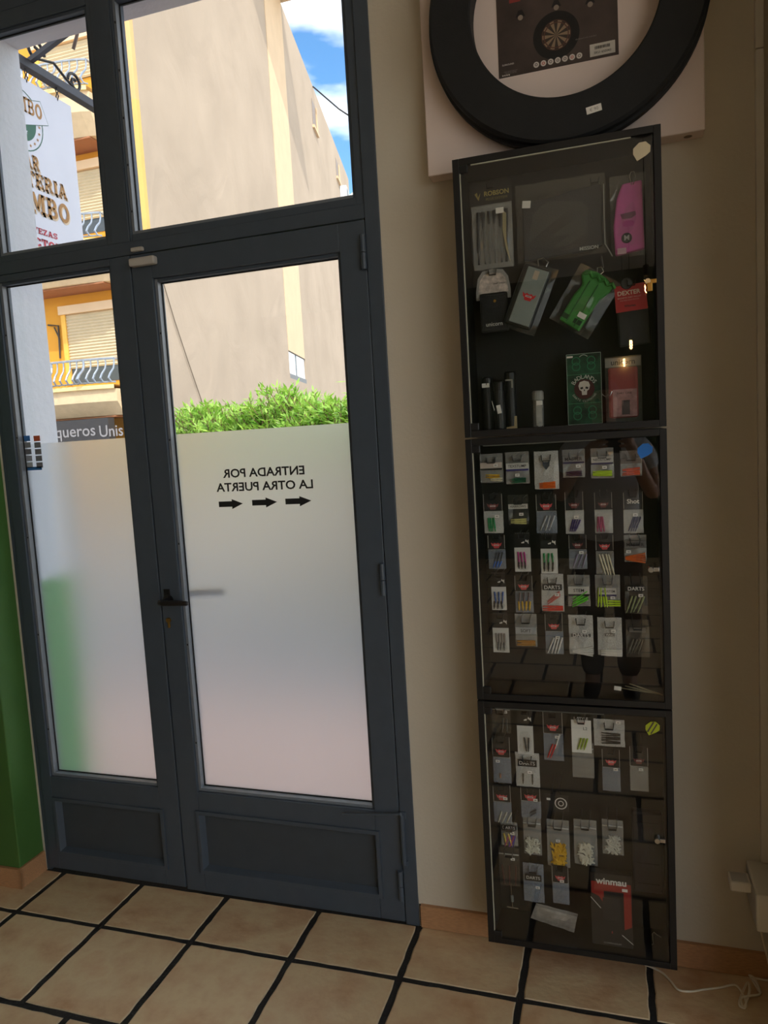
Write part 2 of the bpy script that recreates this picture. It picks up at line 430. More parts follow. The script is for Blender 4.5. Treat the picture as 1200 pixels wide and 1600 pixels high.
# ------------------------------------------------------------------ door set
FY0, FY1 = -.004, .055       # face and back of the profiles
GY = .030                    # glass plane
def profile_frame(parent, x0, x1, z0, z1, l, r, b, t, y0, y1, m=M_FRAME, names=('stile', 'rail')):
    """four profiles around an opening; l r b t = their face widths"""
    MB().box(x0, x0 + l, y0, y1, z0, z1).build(names[0], m, parent, bevel=.002)
    MB().box(x1 - r, x1, y0, y1, z0, z1).build(names[0], m, parent, bevel=.002)
    MB().box(x0 + l, x1 - r, y0, y1, z0, z0 + b).build(names[1], m, parent, bevel=.002)
    MB().box(x0 + l, x1 - r, y0, y1, z1 - t, z1).build(names[1], m, parent, bevel=.002)
def glazing(parent, x0, x1, z0, z1, film_top=None):
    """clear pane with beads (left and bottom in a daylit tone), black gasket and optional frosted film"""
    MB().box(x0 - .008, x1 + .008, GY, GY + .006, z0 - .008, z1 + .008).build('glass_pane', M_GLASS, parent)
    d = .010
    for nm, a in (('l', (x0, x0 + d, z0, z1)), ('r', (x1 - d, x1, z0, z1)), ('b', (x0 + d, x1 - d, z0, z0 + d)), ('t', (x0 + d, x1 - d, z1 - d, z1))):
        MB().box(a[0], a[1], FY0 + .010, GY - .003, a[2], a[3]).build('glazing_bead', M_BEAD_LIT if nm in 'lb' else M_FRAME, parent, bevel=.001)  # left and bottom beads paler: daylight on them put into the colour
    g = .0035
    gk = MB()
    gk.box(x0 + d, x0 + d + g, GY - .004, GY, z0 + d, z1 - d).box(x1 - d - g, x1 - d, GY - .004, GY, z0 + d, z1 - d)
    gk.box(x0 + d, x1 - d, GY - .004, GY, z0 + d, z0 + d + g).box(x0 + d, x1 - d, GY - .004, GY, z1 - d - g, z1 - d)
    gk.build('gasket', M_GASKET, parent)
    n = 5
    for k in range(n):
        z = z0 + (z1 - z0) * (k + .5) / n
        ubox('bead_screw', M_GASKET, parent, (x0 + d * .6, FY0 + .0095, z), (.004, .003, .006))
    if film_top:
        mb = MB().box(x0 + d, x1 - d, GY - .0012, GY - .0006, z0 + .008, film_top)
        mb.build('frosted_film', M_FILM, parent)
def kick_panel(parent, x0, x1, z0, z1):
    MB().box(x0, x1, .012, .045, z0, z1).build('kick_panel', M_FRAME_D, parent)
    w = .020
    mb = MB()
    # raised picture-frame moulding with a sloped inner face
    o_ = [(x0 - .004, z0 - .004), (x1 + .004, z0 - .004), (x1 + .004, z1 + .004), (x0 - .004, z1 + .004)]
    i_ = [(x0 + w * .45, z0 + w * .45), (x1 - w * .45, z0 + w * .45), (x1 - w * .45, z1 - w * .45), (x0 + w * .45, z1 - w * .45)]
    j_ = [(x0 + w, z0 + w), (x1 - w, z0 + w), (x1 - w, z1 - w), (x0 + w, z1 - w)]
    vs = [(a, FY0, c) for a, c in o_] + [(a, FY0 - .006, c) for a, c in o_] + [(a, FY0 - .006, c) for a, c in i_] + [(a, .013, c) for a, c in j_]
    fs = []
    for L in range(3):
        for k in range(4): fs.append((L * 4 + k, L * 4 + (k + 1) % 4, L * 4 + 4 + (k + 1) % 4, L * 4 + 4 + k))
    mb.add(vs, fs).build('panel_moulding', M_FRAME, parent, bevel=.001)

fr = tag(bpy.data.objects.new('trim_2', None), 'anthracite outer door frame with transom bar and mullion', None, None, 'structure'); COL.objects.link(fr)
MB().box(FX0, -.062, FY0 + .004, FY1 + .02, 0, FZ1).build('jamb', M_FRAME, fr, bevel=.002)
MB().box(1.3175, FX1, FY0 - .002, FY1 + .02, 0, FZ1).build('jamb', M_FRAME, fr, bevel=.002)
MB().box(-.062, 1.3175, FY0 + .001, FY1 + .02, 2.159, 2.2).build('transom_bar', M_FRAME, fr, bevel=.002)
MB().box(-.062, 1.3175, FY0 + .004, FY1 + .02, 2.985, FZ1).build('head_rail', M_FRAME, fr, bevel=.002)
MB().box(.455, .525, FY0 + .001, FY1 + .02, 2.2, 2.985).build('mullion', M_FRAME, fr, bevel=.002)

# transom lights
for name, x0, x1, lab in (('window_1', -.062, .455, 'small fixed transom pane above the sidelight, sign seen through it'), ('window_2', .525, 1.3175, 'wide fixed transom pane above the door, wall and sky through it')):
    w = tag(bpy.data.objects.new(name, None), lab, None, None, 'structure'); COL.objects.link(w)
    a, b = (x0 + .064, x1 - .016) if name == 'window_1' else (x0 + .007, x1 - .026)
    profile_frame(w, x0, x1, 2.2, 2.985, a - x0, x1 - b, .022, .052, FY0 + .004, FY1)
    glazing(w, a, b, 2.222, 2.933)

# fixed sidelight leaf
sd = tag(bpy.data.objects.new('window_3', None), 'narrow anthracite sidelight leaf with frosted lower glass and kick panel', None, None, 'structure'); COL.objects.link(sd)
SX0, SX1, SZ0, SZ1 = -.062, .5185, .012, 2.157
GX0, GX1 = -.018, .441
MB().box(SX0, GX0, FY0, FY1, SZ0, SZ1).build('stile', M_FRAME, sd, bevel=.002)
MB().box(GX1, SX1, FY0, FY1, SZ0, SZ1).build('stile', M_FRAME, sd, bevel=.002)
MB().box(GX0, GX1, FY0, FY1, 2.135, SZ1).build('rail', M_FRAME, sd, bevel=.002)
MB().box(GX0, GX1, FY0, FY1, .288, .369).build('rail', M_FRAME, sd, bevel=.002)
MB().box(GX0, GX1, FY0, FY1, SZ0, .075).build('rail', M_FRAME, sd, bevel=.002)
MB().box(-.03, GX0 + .0005, FY0 + .001, FY1, .07, .29).build('panel_cheek', M_FRAME_D, sd)
glazing(sd, GX0, GX1, .369, 2.135, 1.581)
kick_panel(sd, -.012, .452, .075, .288)
# small payment-mark sticker on the sidelight
st = thing('sticker_sheet', 'small grid sticker with a blue strip stuck on the sidelight glass', 'sticker', (.05, GY - .0015, 1.55))
cols = [(60, 120, 190), (200, 100, 70), (130, 134, 140), (120, 122, 128), (110, 112, 120), (124, 126, 130), (150, 156, 168), (120, 124, 132), (160, 168, 176), (124, 126, 134)]
for i in range(10):
    c = atY(42 + 15.5 * (i % 2) + 1.1 * (i // 2), 685 + 10.4 * (i // 2), GY - .0015)
    m = mat('sticker_tone_%d' % i, cols[i], .5, var=.35, scale=220)
    ubox('sticker_cell', m, st, (c.x - .05, 0, c.z - 1.55), (.027, .0006, .019))
c = atY(54, 732, GY - .0015)
ubox('sticker_strip', mat('sticker_blue', (50, 110, 175), .5), st, (c.x - .05, 0, c.z - 1.55), (.064, .0006, .012))

# door leaf
dr = tag(bpy.data.objects.new('door_1', None), 'anthracite shop door with frosted lower glass, mirrored notice and black handle', None, None, 'structure'); COL.objects.link(dr)
DX0, DX1, DZ0, DZ1 = .5235, 1.3145, .006, 2.1555
HX0, HX1 = .598, 1.234
MB().box(DX0, HX0, FY0, FY1, DZ0, DZ1).build('stile', M_FRAME, dr, bevel=.002)
MB().box(HX1, DX1, FY0, FY1, DZ0, DZ1).build('stile', M_FRAME, dr, bevel=.002)
MB().box(HX0, HX1, FY0, FY1, 2.076, DZ1).build('rail', M_FRAME, dr, bevel=.002)
MB().box(HX0, HX1, FY0, FY1, .298, .368).build('rail', M_FRAME, dr, bevel=.002)
MB().box(HX0, HX1, FY0, FY1, DZ0, .080).build('rail', M_FRAME, dr, bevel=.002)
glazing(dr, HX0, HX1, .368, 2.076, 1.581)
kick_panel(dr, .59, 1.243, .080, .298)
MB().box(.585, .599, FY0 + .001, FY1, .08, .298).box(HX1, 1.245, FY0 + .001, FY1, .08, .298).build('panel_cheek', M_FRAME_D, dr)
# mirrored notice, printed on the outside
def notice(s, pl, pr, pt, pb):
    a = atY(pl, (pt + pb) / 2, GY - .002); b = atY(pr, (pt + pb) / 2, GY - .002)
    return a, b
for s, L, Rr in (('ENTRADA POR', (348, 740), (475.5, 734.5)), ('LA OTRA PUERTA', (338, 761), (489, 757))):
    a, b = atY(*L, GY - .0018), atY(*Rr, GY - .0018)
    text('lettering', s, M_INK, dr, (a + b) / 2, w=b.x - a.x, h=.0285, bold=0.022, mirror=True)
for L, Rr in (((342, 788.5), (379.5, 787)), ((394, 786), (433, 784.5)), ((446, 784.5), (486.5, 782))):
    a, b = atY(*L, GY - .0018), atY(*Rr, GY - .0018)
    w = b.x - a.x; cz = (a.z + b.z) / 2; x0 = a.x; x1 = b.x
    pts = [(x0, cz - .0085), (x0 + w * .55, cz - .0085), (x0 + w * .55, cz - .016), (x1, cz + .001), (x0 + w * .55, cz + .016), (x0 + w * .55, cz + .0095), (x0, cz + .0095)]
    mb = MB(); mb.add([(p[0], GY - .0018, p[1]) for p in pts], [tuple(range(7))]); mb.build('arrow', M_INK, dr)
# handle, lock, door contact, hinges, bolt
hd = MB().lathe([(0, -.002), (.0, -.002), (.019, -.002), (.019, -.008), (.010, -.010), (.009, -.045), (0, -.045)], 20, 'y', (.552, 0, 1.034)).build('handle', mat('black_handle', (20, 20, 22), .35), dr, smooth=False)
MB().tube([(.545, -.047, 1.034), (.56, -.05, 1.0345), (.60, -.052, 1.035), (.650, -.050, 1.0352), (.655, -.049, 1.0352)], [.0085, .009, .009, .0085, .006], 10).build('lever', MATS['black_handle'], hd, smooth=True)
MB().box(.537, .560, -.008, -.003, 1.048, 1.072).build('handle_plate', MATS['black_handle'], hd, bevel=.002)
# outer handle behind the film
MB().tube([(.56, .05, 1.034), (.56, .085, 1.036), (.60, .095, 1.04), (.70, .095, 1.043)], .011, 10).build('outer_lever', MATS['black_handle'], dr, smooth=True)
lk = MB().lathe([(0, -.010), (.0085, -.010), (.0085, -.002)], 16, 'y', (.5465, 0, .966)).build('lock_cylinder', M_BRASS, dr)
MB().box(.5425, .5505, -.010, -.003, .940, .962).build('lock_body', M_BRASS, lk, bevel=.002)
a = atY(224, 402, -.02)
MB().box(.531, .6245, -.030, -.005, 2.115, 2.141).build('door_contact', M_PALE, dr, bevel=.006)
MB().box(.535, .578, -.018, -.005, 2.163, 2.176).build('contact_magnet', M_PALE, fr, bevel=.003)
for z0, z1 in ((2.015, 2.112), (1.058, 1.155), (.082, .180)):
    MB().tube([(1.3085, -.010, z0), (1.3085, -.010, z0 + .046)], .0085, 12).tube([(1.3085, -.010, z0 + .048), (1.3085, -.010, z1)], .0085, 12).build('hinge', M_FRAME, dr)
bl = MB().tube([(1.326, -.014, .205), (1.326, -.014, .366), (1.322, -.016, .372), (1.30, -.018, .368), (1.13, -.018, .352)], [.007, .007, .006, .004, .003], 8).build('bolt_rod', M_FRAME, dr)
MB().box(1.316, 1.338, -.012, -.004, .352, .376).box(1.318, 1.336, -.014, -.004, .195, .215).build('bolt_guide', M_FRAME, bl, bevel=.002)

# ------------------------------------------------------------------ street outside
M_PAVE = mat('pink_pavement', (190, 160, 152), .85, var=.1, scale=3, bump=.2, bscale=40)
M_ROAD = mat('grey_asphalt', (120, 122, 126), .9, var=.08, scale=5, bump=.3, bscale=60)
tag(MB().box(-30, 25, .245, 1.9, -.4, -.04).build('ground_sidewalk', M_PAVE), 'pinkish pavement outside the shop door', None, None, 'structure')
tag(MB().box(-40, 30, 1.9, 60, -.4, -.12).build('ground_street', M_ROAD), 'grey street surface beyond the pavement', None, None, 'structure')

tag(MB().box(4.6, 25, -25, .245, -.4, -.04).build('ground_side', mat('grey_pavement', (186, 186, 182), .85, var=.08, scale=3)), 'pavement along the side street of the shop', None, None, 'structure')
# apartment building across the street: yellow front, beige side wall
A2 = Vector((-6.033, 9.94)); DRW = Vector((-.2149, .9766)); NW = Vector((.9766, .2149))
M_YEL = mat('yellow_facade', (214, 150, 48), .9, var=.05, scale=3, bump=.15, bscale=30)
M_YPIL = mat('pale_yellow_pilaster', (220, 178, 104), .9, var=.05, scale=3, bump=.15, bscale=30)
M_PEACH = mat('peach_plaster', (226, 196, 160), .9, var=.04, scale=2)
M_TAN = mat('tan_balcony_render', (214, 188, 152), .9, var=.08, scale=8, bump=.3, bscale=30)
M_SHUT = mat('cream_shutter', (206, 190, 160), .7, var=.04, scale=4)
M_RAIL = mat('blue_grey_iron', (150, 160, 174), .35, .3, var=.2, scale=10)
M_SOFF = mat('shaded_soffit', (168, 112, 78), .9)  # shade under the balconies put into the soffit colour
def beige_wall_mat():
    m = bpy.data.materials.new('rough_beige_render'); m.use_nodes = True
    t = m.node_tree; p = t.nodes['Principled BSDF']; p.inputs['Roughness'].default_value = 0.95
    g = t.nodes.new('ShaderNodeNewGeometry')
    mpn = t.nodes.new('ShaderNodeMapping'); mpn.inputs['Rotation'].default_value = (.5, .3, .2); mpn.inputs['Scale'].default_value = (1.0, .6, .6)
    t.links.new(g.outputs['Position'], mpn.inputs['Vector'])
    n = t.nodes.new('ShaderNodeTexNoise'); n.inputs['Scale'].default_value = 1.0; n.inputs['Detail'].default_value = 5; n.inputs['Distortion'].default_value = .8
    n2 = t.nodes.new('ShaderNodeTexNoise'); n2.inputs['Scale'].default_value = .5; n2.inputs['Detail'].default_value = 4
    t.links.new(mpn.outputs[0], n.inputs['Vector']); t.links.new(g.outputs['Position'], n2.inputs['Vector'])
    r = t.nodes.new('ShaderNodeValToRGB'); r.color_ramp.elements[0].position = .3; r.color_ramp.elements[1].position = .75
    r.color_ramp.elements[0].color = rgb(176, 157, 137); r.color_ramp.elements[1].color = rgb(191, 171, 150)
    t.links.new(n2.outputs['Fac'], r.inputs['Fac']); t.links.new(r.outputs['Color'], p.inputs['Base Color'])
    b = t.nodes.new('ShaderNodeBump'); b.inputs['Strength'].default_value = .5; b.inputs['Distance'].default_value = .12
    t.links.new(n.outputs['Fac'], b.inputs['Height']); t.links.new(b.outputs['Normal'], p.inputs['Normal'])
    return m
M_BEIGE = beige_wall_mat()
bd = thing('apartment_building', 'tall apartment building with yellow balconied front and blank beige side wall', 'building', (A2.x, A2.y, -.12))
BO = Vector((A2.x, A2.y, -.12))
def wpt(s, z, out=0.0):            # point on the side wall
    return Vector((DRW.x * s + NW.x * out, DRW.y * s + NW.y * out, z + .12))
def wall_slab(mb, s0, s1, z0, z1, o0, o1):
    vs = [wpt(s, z, o) for s in (s0, s1) for o in (o0, o1) for z in (z0, z1)]
    return mb.add(vs, [(0, 1, 3, 2), (4, 6, 7, 5), (0, 4, 5, 1), (2, 3, 7, 6), (0, 2, 6, 4), (1, 5, 7, 3)])
ROOF = 17.5
# side wall with an opening where the small window sits
sw = MB()
wall_slab(sw, 0, 11.45, -.12, ROOF, -.35, 0); wall_slab(sw, 14.4, 32.6, -.12, ROOF, -.35, 0)
wall_slab(sw, 11.45, 14.4, -.12, 3.82, -.35, 0); wall_slab(sw, 11.45, 14.4, 4.75, ROOF, -.35, 0)
sw.build('side_wall', M_BEIGE, bd)
wall_slab(MB(), 11.45, 14.25, 4.75, ROOF, 0, .015).build('chimney_strip', M_PEACH, bd)
wn = wall_slab(MB(), 11.5, 14.35, 3.84, 4.73, -.07, -.04).build('window', mat('sky_toned_glass', (226, 236, 244), .12, var=.05), bd)  # sky reflection put into the pane colour
mb = MB(); wall_slab(mb, 11.45, 14.4, 3.82, 3.98, -.04, .0); wall_slab(mb, 12.7, 12.8, 3.82, 4.75, -.04, -.02); mb.build('window_frame', mat('grey_window_frame', (120, 122, 124), .6), wn)
for s, z, w_, h_ in ((20.0, 15.55, 1.0, 1.15), (27.0, 15.75, 1.0, .95)):
    wn = wall_slab(MB(), s, s + w_, z, z + h_, -.02, .012).build('window', mat('brownish_window', (150, 128, 104), .4), bd)
    mb = MB(); wall_slab(mb, s - .1, s + w_ + .1, z - .12, z, 0, .10); wall_slab(mb, s + w_, s + w_ + .12, z, z + h_, 0, .06); mb.build('window_sill', M_PEACH, wn)
# air conditioner on the end of the wall
ac = thing('air_conditioner', 'small white air conditioner box high on the end of the beige wall', 'air conditioner', BO + wpt(28.6, 15.0, .02))
q0 = wpt(28.6, 15.0, .02)
mb = MB(); wall_slab(mb, 28.0, 29.2, 14.9, 15.6, .02, .38); o = mb.build('housing', mat('ac_white', (232, 234, 236), .5), ac); o.location = -q0
mb = MB(); wall_slab(mb, 28.15, 28.75, 15.0, 15.5, .38, .40); o = mb.build('fan_grille', mat('ac_grey', (130, 134, 138), .6), ac); o.location = -q0
# cable running down the side wall and a wire in the sky
cb = MB().tube([BO + wpt(.15, 5.0, .03), BO + wpt(.75, 4.1, .03), BO + wpt(1.3, 3.4, .03), BO + wpt(2.04, 2.5, .03), BO + wpt(2.6, 1.6, .03)], .010, 6).build('wall_cable', mat('brown_cable', (128, 114, 98), .8))
tag(cb, 'thin cable running diagonally down the beige side wall', 'cable')
w0 = BO + wpt(20.6, 17.45, .02)
w1 = atY(570, 197, 30.0)
tag(MB().tube([w0, w0.lerp(w1, .5) + Vector((0, 0, -.12)), w1 + Vector((0, 0, 0)), w0.lerp(w1, 1.7) + Vector((0, 0, .3)), w0.lerp(w1, 2.6) + Vector((0, 0, 1))], .035, 5).build('overhead_wire', M_INK), 'dark overhead wire crossing the blue sky beside the beige wall', 'wire')
# front
MB().box(-12.5, -.72, -.0, .35, 0, ROOF + .12).build('front_wall', M_YEL, bd)
MB().box(-.72, 0.0, -.10, .0, 0, 8.0).build('corner_pilaster', M_YPIL, bd)
MB().box(-.72, 0.0, -.10, .0, 8.0, ROOF + .12).build('corner_pilaster', mat('pale_orange_pilaster', (220, 174, 120), .9, var=.05, scale=3), bd)
MB().box(-12.5, -.8, .05, 14, ROOF + .12, ROOF + .3).build('roof', M_TAN, bd)
def balcony(x0, x1, z0, zs, zr, depth=.85):
    """rounded tan base from z0 to zs, iron rail from zs to zr"""
    def front(u):      # plan curve, bowed outwards
        return -depth * (.80 + .20 * math.sin(PI * min(1, max(0, u))) ** .7)
    N = 14; mb = MB()
    for k in range(N):
        for (ua, ub) in ((k / N, (k + 1) / N),):
            xa, xb = x0 + (x1 - x0) * ua, x0 + (x1 - x0) * ub; ya, yb = front(ua), front(ub)
            vs = [(xa, 0, z0), (xb, 0, z0), (xa, ya * .72, z0), (xb, yb * .72, z0), (xa, ya, z0 + (zs - z0) * .45), (xb, yb, z0 + (zs - z0) * .45), (xa, ya, zs - .07), (xb, yb, zs - .07)]
            mb.add(vs, [(0, 1, 3, 2), (2, 3, 5, 4), (4, 5, 7, 6)])
    ye = front(0)
    for xx in (x0, x1):
        mb.add([(xx, 0, z0), (xx, ye * .72, z0), (xx, ye, z0 + (zs - z0) * .45), (xx, ye, zs - .07), (xx, 0, zs - .07)], [(0, 1, 2, 3, 4)])
    b = mb.build('balcony', M_TAN, bd)
    mb = MB()
    for k in range(N):
        ua, ub = k / N, (k + 1) / N; xa, xb = x0 + (x1 - x0) * ua, x0 + (x1 - x0) * ub; ya, yb = front(ua) - .06, front(ub) - .06
        mb.add([(xa, 0, zs - .07), (xb, 0, zs - .07), (xa, ya, zs - .07), (xb, yb, zs - .07), (xa, 0, zs), (xb, 0, zs), (xa, ya, zs), (xb, yb, zs)], [(0, 1, 3, 2), (4, 6, 7, 5), (2, 3, 7, 6)])
    mb.build('ledge', mat('cream_ledge', (236, 208, 150), .9), b)
    mb = MB(); mb.tube([(x0 + (x1 - x0) * k / 20, front(k / 20), zr) for k in range(21)], .022, 6); mb.tube([(x0 + (x1 - x0) * k / 20, front(k / 20), zs + .05) for k in range(21)], .015, 6)
    mb.tube([(x0, 0, zr), (x0, front(0), zr)], .022, 6); mb.tube([(x1, 0, zr), (x1, front(1), zr)], .022, 6)
    mb.build('handrail', M_RAIL, b)
    h = zr - zs
    bar = MB().tube([(0, 0, h), (0, 0, h * .8), (0, -.02, h * .62), (0, -.09, h * .42), (0, -.13, h * .25), (0, -.08, h * .1), (0, 0, .04)], [.014, .014, .016, .02, .02, .016, .013], 6).mesh('baluster', M_RAIL)
    nb = int((x1 - x0) / .135)
    for k in range(nb + 1):
        u = k / nb; o = obj('baluster', bar, b, (x0 + (x1 - x0) * u, front(u), zs))
        o.rotation_euler = (0, 0, (u - .5) * -.9)
        if k % 5 == 2: o.scale = (2.0, 1.3, 1)
    return b
def shutter_window(x0, x1, z0, z1, part=.78):
    w = MB().box(x0, x1, -.01, .1, z0, z1).build('window', mat('dark_window', (70, 76, 80), .2), bd)
    zt = z1 - (z1 - z0) * part
    mb = MB(); n = int((z1 - zt) / .055)
    for k in range(n):
        za = zt + (z1 - zt) * k / n; zb = zt + (z1 - zt) * (k + 1) / n
        mb.add([(x0, -.02, za), (x1, -.02, za), (x1, -.045, (za + zb) / 2), (x0, -.045, (za + zb) / 2), (x1, -.02, zb), (x0, -.02, zb)], [(0, 1, 2, 3), (3, 2, 4, 5)])
    mb.build('roller_shutter', M_SHUT, w)
    MB().box(x0 - .12, x1 + .12, -.10, 0, z1, z1 + .16).build('lintel', M_PEACH, w)
    for xa in (x0 - .10, x1): MB().box(xa, xa + .10, -.06, 0, z0, z1).build('surround', mat('yellow_surround', (236, 184, 84), .9), w)
FYB = A2.y                                     # plane of the yellow front
def L3(p): return p - BO
for k, (py0, pys, pyr) in enumerate(((650, 603, 562), (436, 372, 331), (200, 128, 84))):
    px = 140
    z0 = atY(px, py0, FYB - .8).z + .12; zs = atY(px, pys, FYB - .8).z + .12; zr = atY(px, pyr, FYB - .8).z + .12
    balcony(-2.75, -.55, z0, zs, zr)
    MB().box(-2.9, -.72, -.55, -.001, z0 - .03, z0 - .005).build('soffit', M_SOFF, bd)
for (pt, pb, xl) in ((488, 598, 104), (266, 365, 118), (60, 120, 60)):
    z1 = atY(140, pt, FYB).z + .12; z0 = atY(140, pb, FYB).z + .12; xa = atY(xl, pt, FYB).x - A2.x
    shutter_window(xa, -.76 - .1, z0, z1, .78 if pt > 60 else 1.0)
# hairdresser fascia
za, zb = atY(140, 712, FYB - .7).z + .12, atY(140, 655, FYB - .7).z + .12
fs = MB().box(-3.4, -.72, -.78, -.60, za - .25, zb).build('shop_fascia', mat('dark_fascia', (44, 42, 46), .6), bd)
p0, p1 = L3(atY(87, 682, FYB - .79)), L3(atY(192, 672, FYB - .79))
for wd, fa, fb in (('queros', 0, .60), ('Unis', .66, 1)):
    qa, qb = p0.lerp(p1, fa), p0.lerp(p1, fb)
    text('lettering', wd, mat('grey_lettering', (140, 136, 138), .6), fs, ((qa.x + qb.x) / 2, -.79, (p0.z + p1.z) / 2 + (.02 if fa else -.01)), w=qb.x - qa.x, h=.21, bold=.01)
MB().box(-3.4, -.8, -.58, -.001, 0, za - .25).build('shop_front', mat('dark_shopfront', (70, 66, 66), .6), bd)
# wall bracket and vine on the yellow front
p0 = L3(atY(75, 508, FYB - .03)); p1 = L3(atY(91, 509, FYB - .03)); p2 = L3(atY(94, 560, FYB - .03))
MB().tube([p0, p1, p2], .018, 6).tube([p1 + Vector((-.1, 0, -.02)), p1 + Vector((.0, 0, -.25)), p2], .014, 6).build('iron_bracket', mat('dark_iron', (60, 52, 48), .6), bd)

# far white house below the sky
tag(MB().prism_y([(-.5, 0), (5, 0), (5, 17.0), (2.2, 19.2), (-.5, 17.6)], 0, 8).build('distant_house', mat('far_white_house', (236, 238, 240), .9), loc=atY(538, 303, 46) * 1 + Vector((0, 0, -atY(538, 303, 46).z - .1))), 'white gabled house far off at the end of the beige wall', 'house')

# hedge in a low planter
H0, H1 = Vector((-3.75, 6.876)), Vector((1.6, 3.85))
hv = (H1 - H0); HL = hv.length; hv.normalize(); hn = Vector((hv.y, -hv.x))       # towards the street side
def hpt(s, d, z): return (H0.x + hv.x * s + hn.x * d, H0.y + hv.y * s + hn.y * d, z)
def hbox(mb, s0, s1, d0, d1, z0, z1):
    vs = [hpt(s, d, z) for s in (s0, s1) for d in (d0, d1) for z in (z0, z1)]
    return mb.add(vs, [(0, 1, 3, 2), (4, 6, 7, 5), (0, 4, 5, 1), (2, 3, 7, 6), (0, 2, 6, 4), (1, 5, 7, 3)])
pl = hbox(MB(), 0, HL, -.4, .42, -.12, 1.56).build('planter', mat('beige_planter', (176, 162, 142), .9, var=.06, scale=4), bevel=.02)
tag(pl, 'tall beige planter wall holding up the green hedge, behind the film', 'planter')
def leaf_mat():
    m = bpy.data.materials.new('hedge_leaf'); m.use_nodes = True
    t = m.node_tree; p = t.nodes['Principled BSDF']; p.inputs['Roughness'].default_value = .45
    g = t.nodes.new('ShaderNodeNewGeometry'); n = t.nodes.new('ShaderNodeTexNoise'); n.inputs['Scale'].default_value = 9; n.inputs['Detail'].default_value = 3
    t.links.new(g.outputs['Position'], n.inputs['Vector'])
    r = t.nodes.new('ShaderNodeValToRGB'); r.color_ramp.elements[0].position = .3; r.color_ramp.elements[1].position = .7
    r.color_ramp.elements[0].color = rgb(112, 170, 50); r.color_ramp.elements[1].color = rgb(190, 224, 104)
    t.links.new(n.outputs['Fac'], r.inputs['Fac']); t.links.new(r.outputs[0], p.inputs['Base Color'])
    tl = t.nodes.new('ShaderNodeBsdfTranslucent'); t.links.new(r.outputs[0], tl.inputs['Color'])
    mxs = t.nodes.new('ShaderNodeMixShader'); mxs.inputs['Fac'].default_value = .35
    t.links.new(p.outputs[0], mxs.inputs[1]); t.links.new(tl.outputs[0], mxs.inputs[2]); t.links.new(mxs.outputs[0], t.nodes['Material Output'].inputs['Surface'])
    return m
rnd = random.Random(3)
hb = MB(); stm = MB()
for i in range(1150):
    s = rnd.uniform(0, HL); d = rnd.uniform(-.38, .42)
    topz = 1.93 + .10 * math.sin(s * 3.1) + .06 * math.sin(s * 7.7 + 1) + rnd.uniform(-.08, .12)
    z = topz if rnd.random() < .5 else rnd.uniform(1.68, topz)
    if z < topz - .1 and d < .2: d = rnd.uniform(.22, .44)
    base = Vector(hpt(s, d, z))
    ax = Vector((rnd.uniform(-.5, .5), rnd.uniform(-.5, .5), 1)) + Vector((hn.x, hn.y, 0)) * (.6 if d > .2 else 0)
    ax.normalize()
    stm.tube([base - ax * min(.28, base.z - 1.57), base], .006, 3)
    for k in range(10):
        a = k * 2.4 + rnd.random(); u = ax.orthogonal().normalized(); w = ax.cross(u)
        dirv = (u * math.cos(a) + w * math.sin(a)) * (.9) + ax * rnd.uniform(.25, 1.1); dirv.normalize()
        L = rnd.uniform(.08, .14); o_ = base - ax * rnd.uniform(0, .16)
        sd_ = dirv.cross(ax); sd_ = sd_.normalized() * L * .13 if sd_.length > 1e-4 else u * L * .13
        hb.add([o_, o_ + dirv * L * .5 + sd_, o_ + dirv * L, o_ + dirv * L * .5 - sd_], [(0, 1, 2, 3)])
hg = thing('hedge', 'bright green leafy hedge across the street, above the frosted film', 'hedge', (0, 0, 0))
o = hb.build('leaves', leaf_mat(), hg); o['kind'] = 'stuff'
o = stm.build('stems', mat('hedge_stem', (120, 100, 66), .8), hg); o['kind'] = 'stuff'
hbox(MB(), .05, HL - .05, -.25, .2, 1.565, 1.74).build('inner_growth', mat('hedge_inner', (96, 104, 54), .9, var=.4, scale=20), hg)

# ------------------------------------------------------------------ hanging sign outside
SXP = -.35
M_SIGN = mat('sign_white', (222, 224, 236), .5, var=.02)
M_TANL = mat('sign_tan', (176, 128, 70), .6, var=.12, scale=60)
M_DKG = mat('sign_green', (52, 104, 84), .6)
M_RED = mat('sign_red', (196, 50, 70), .6)
sg = thing('hanging_sign', 'white hanging bar sign with tan and red lettering outside the left panes', 'sign', (SXP, .6, 2.44))
SO = Vector((SXP, .6, 2.44))
MB().box(-.02, 0, -.33, .283, 0, .687).build('board', M_SIGN, sg, bevel=.002)
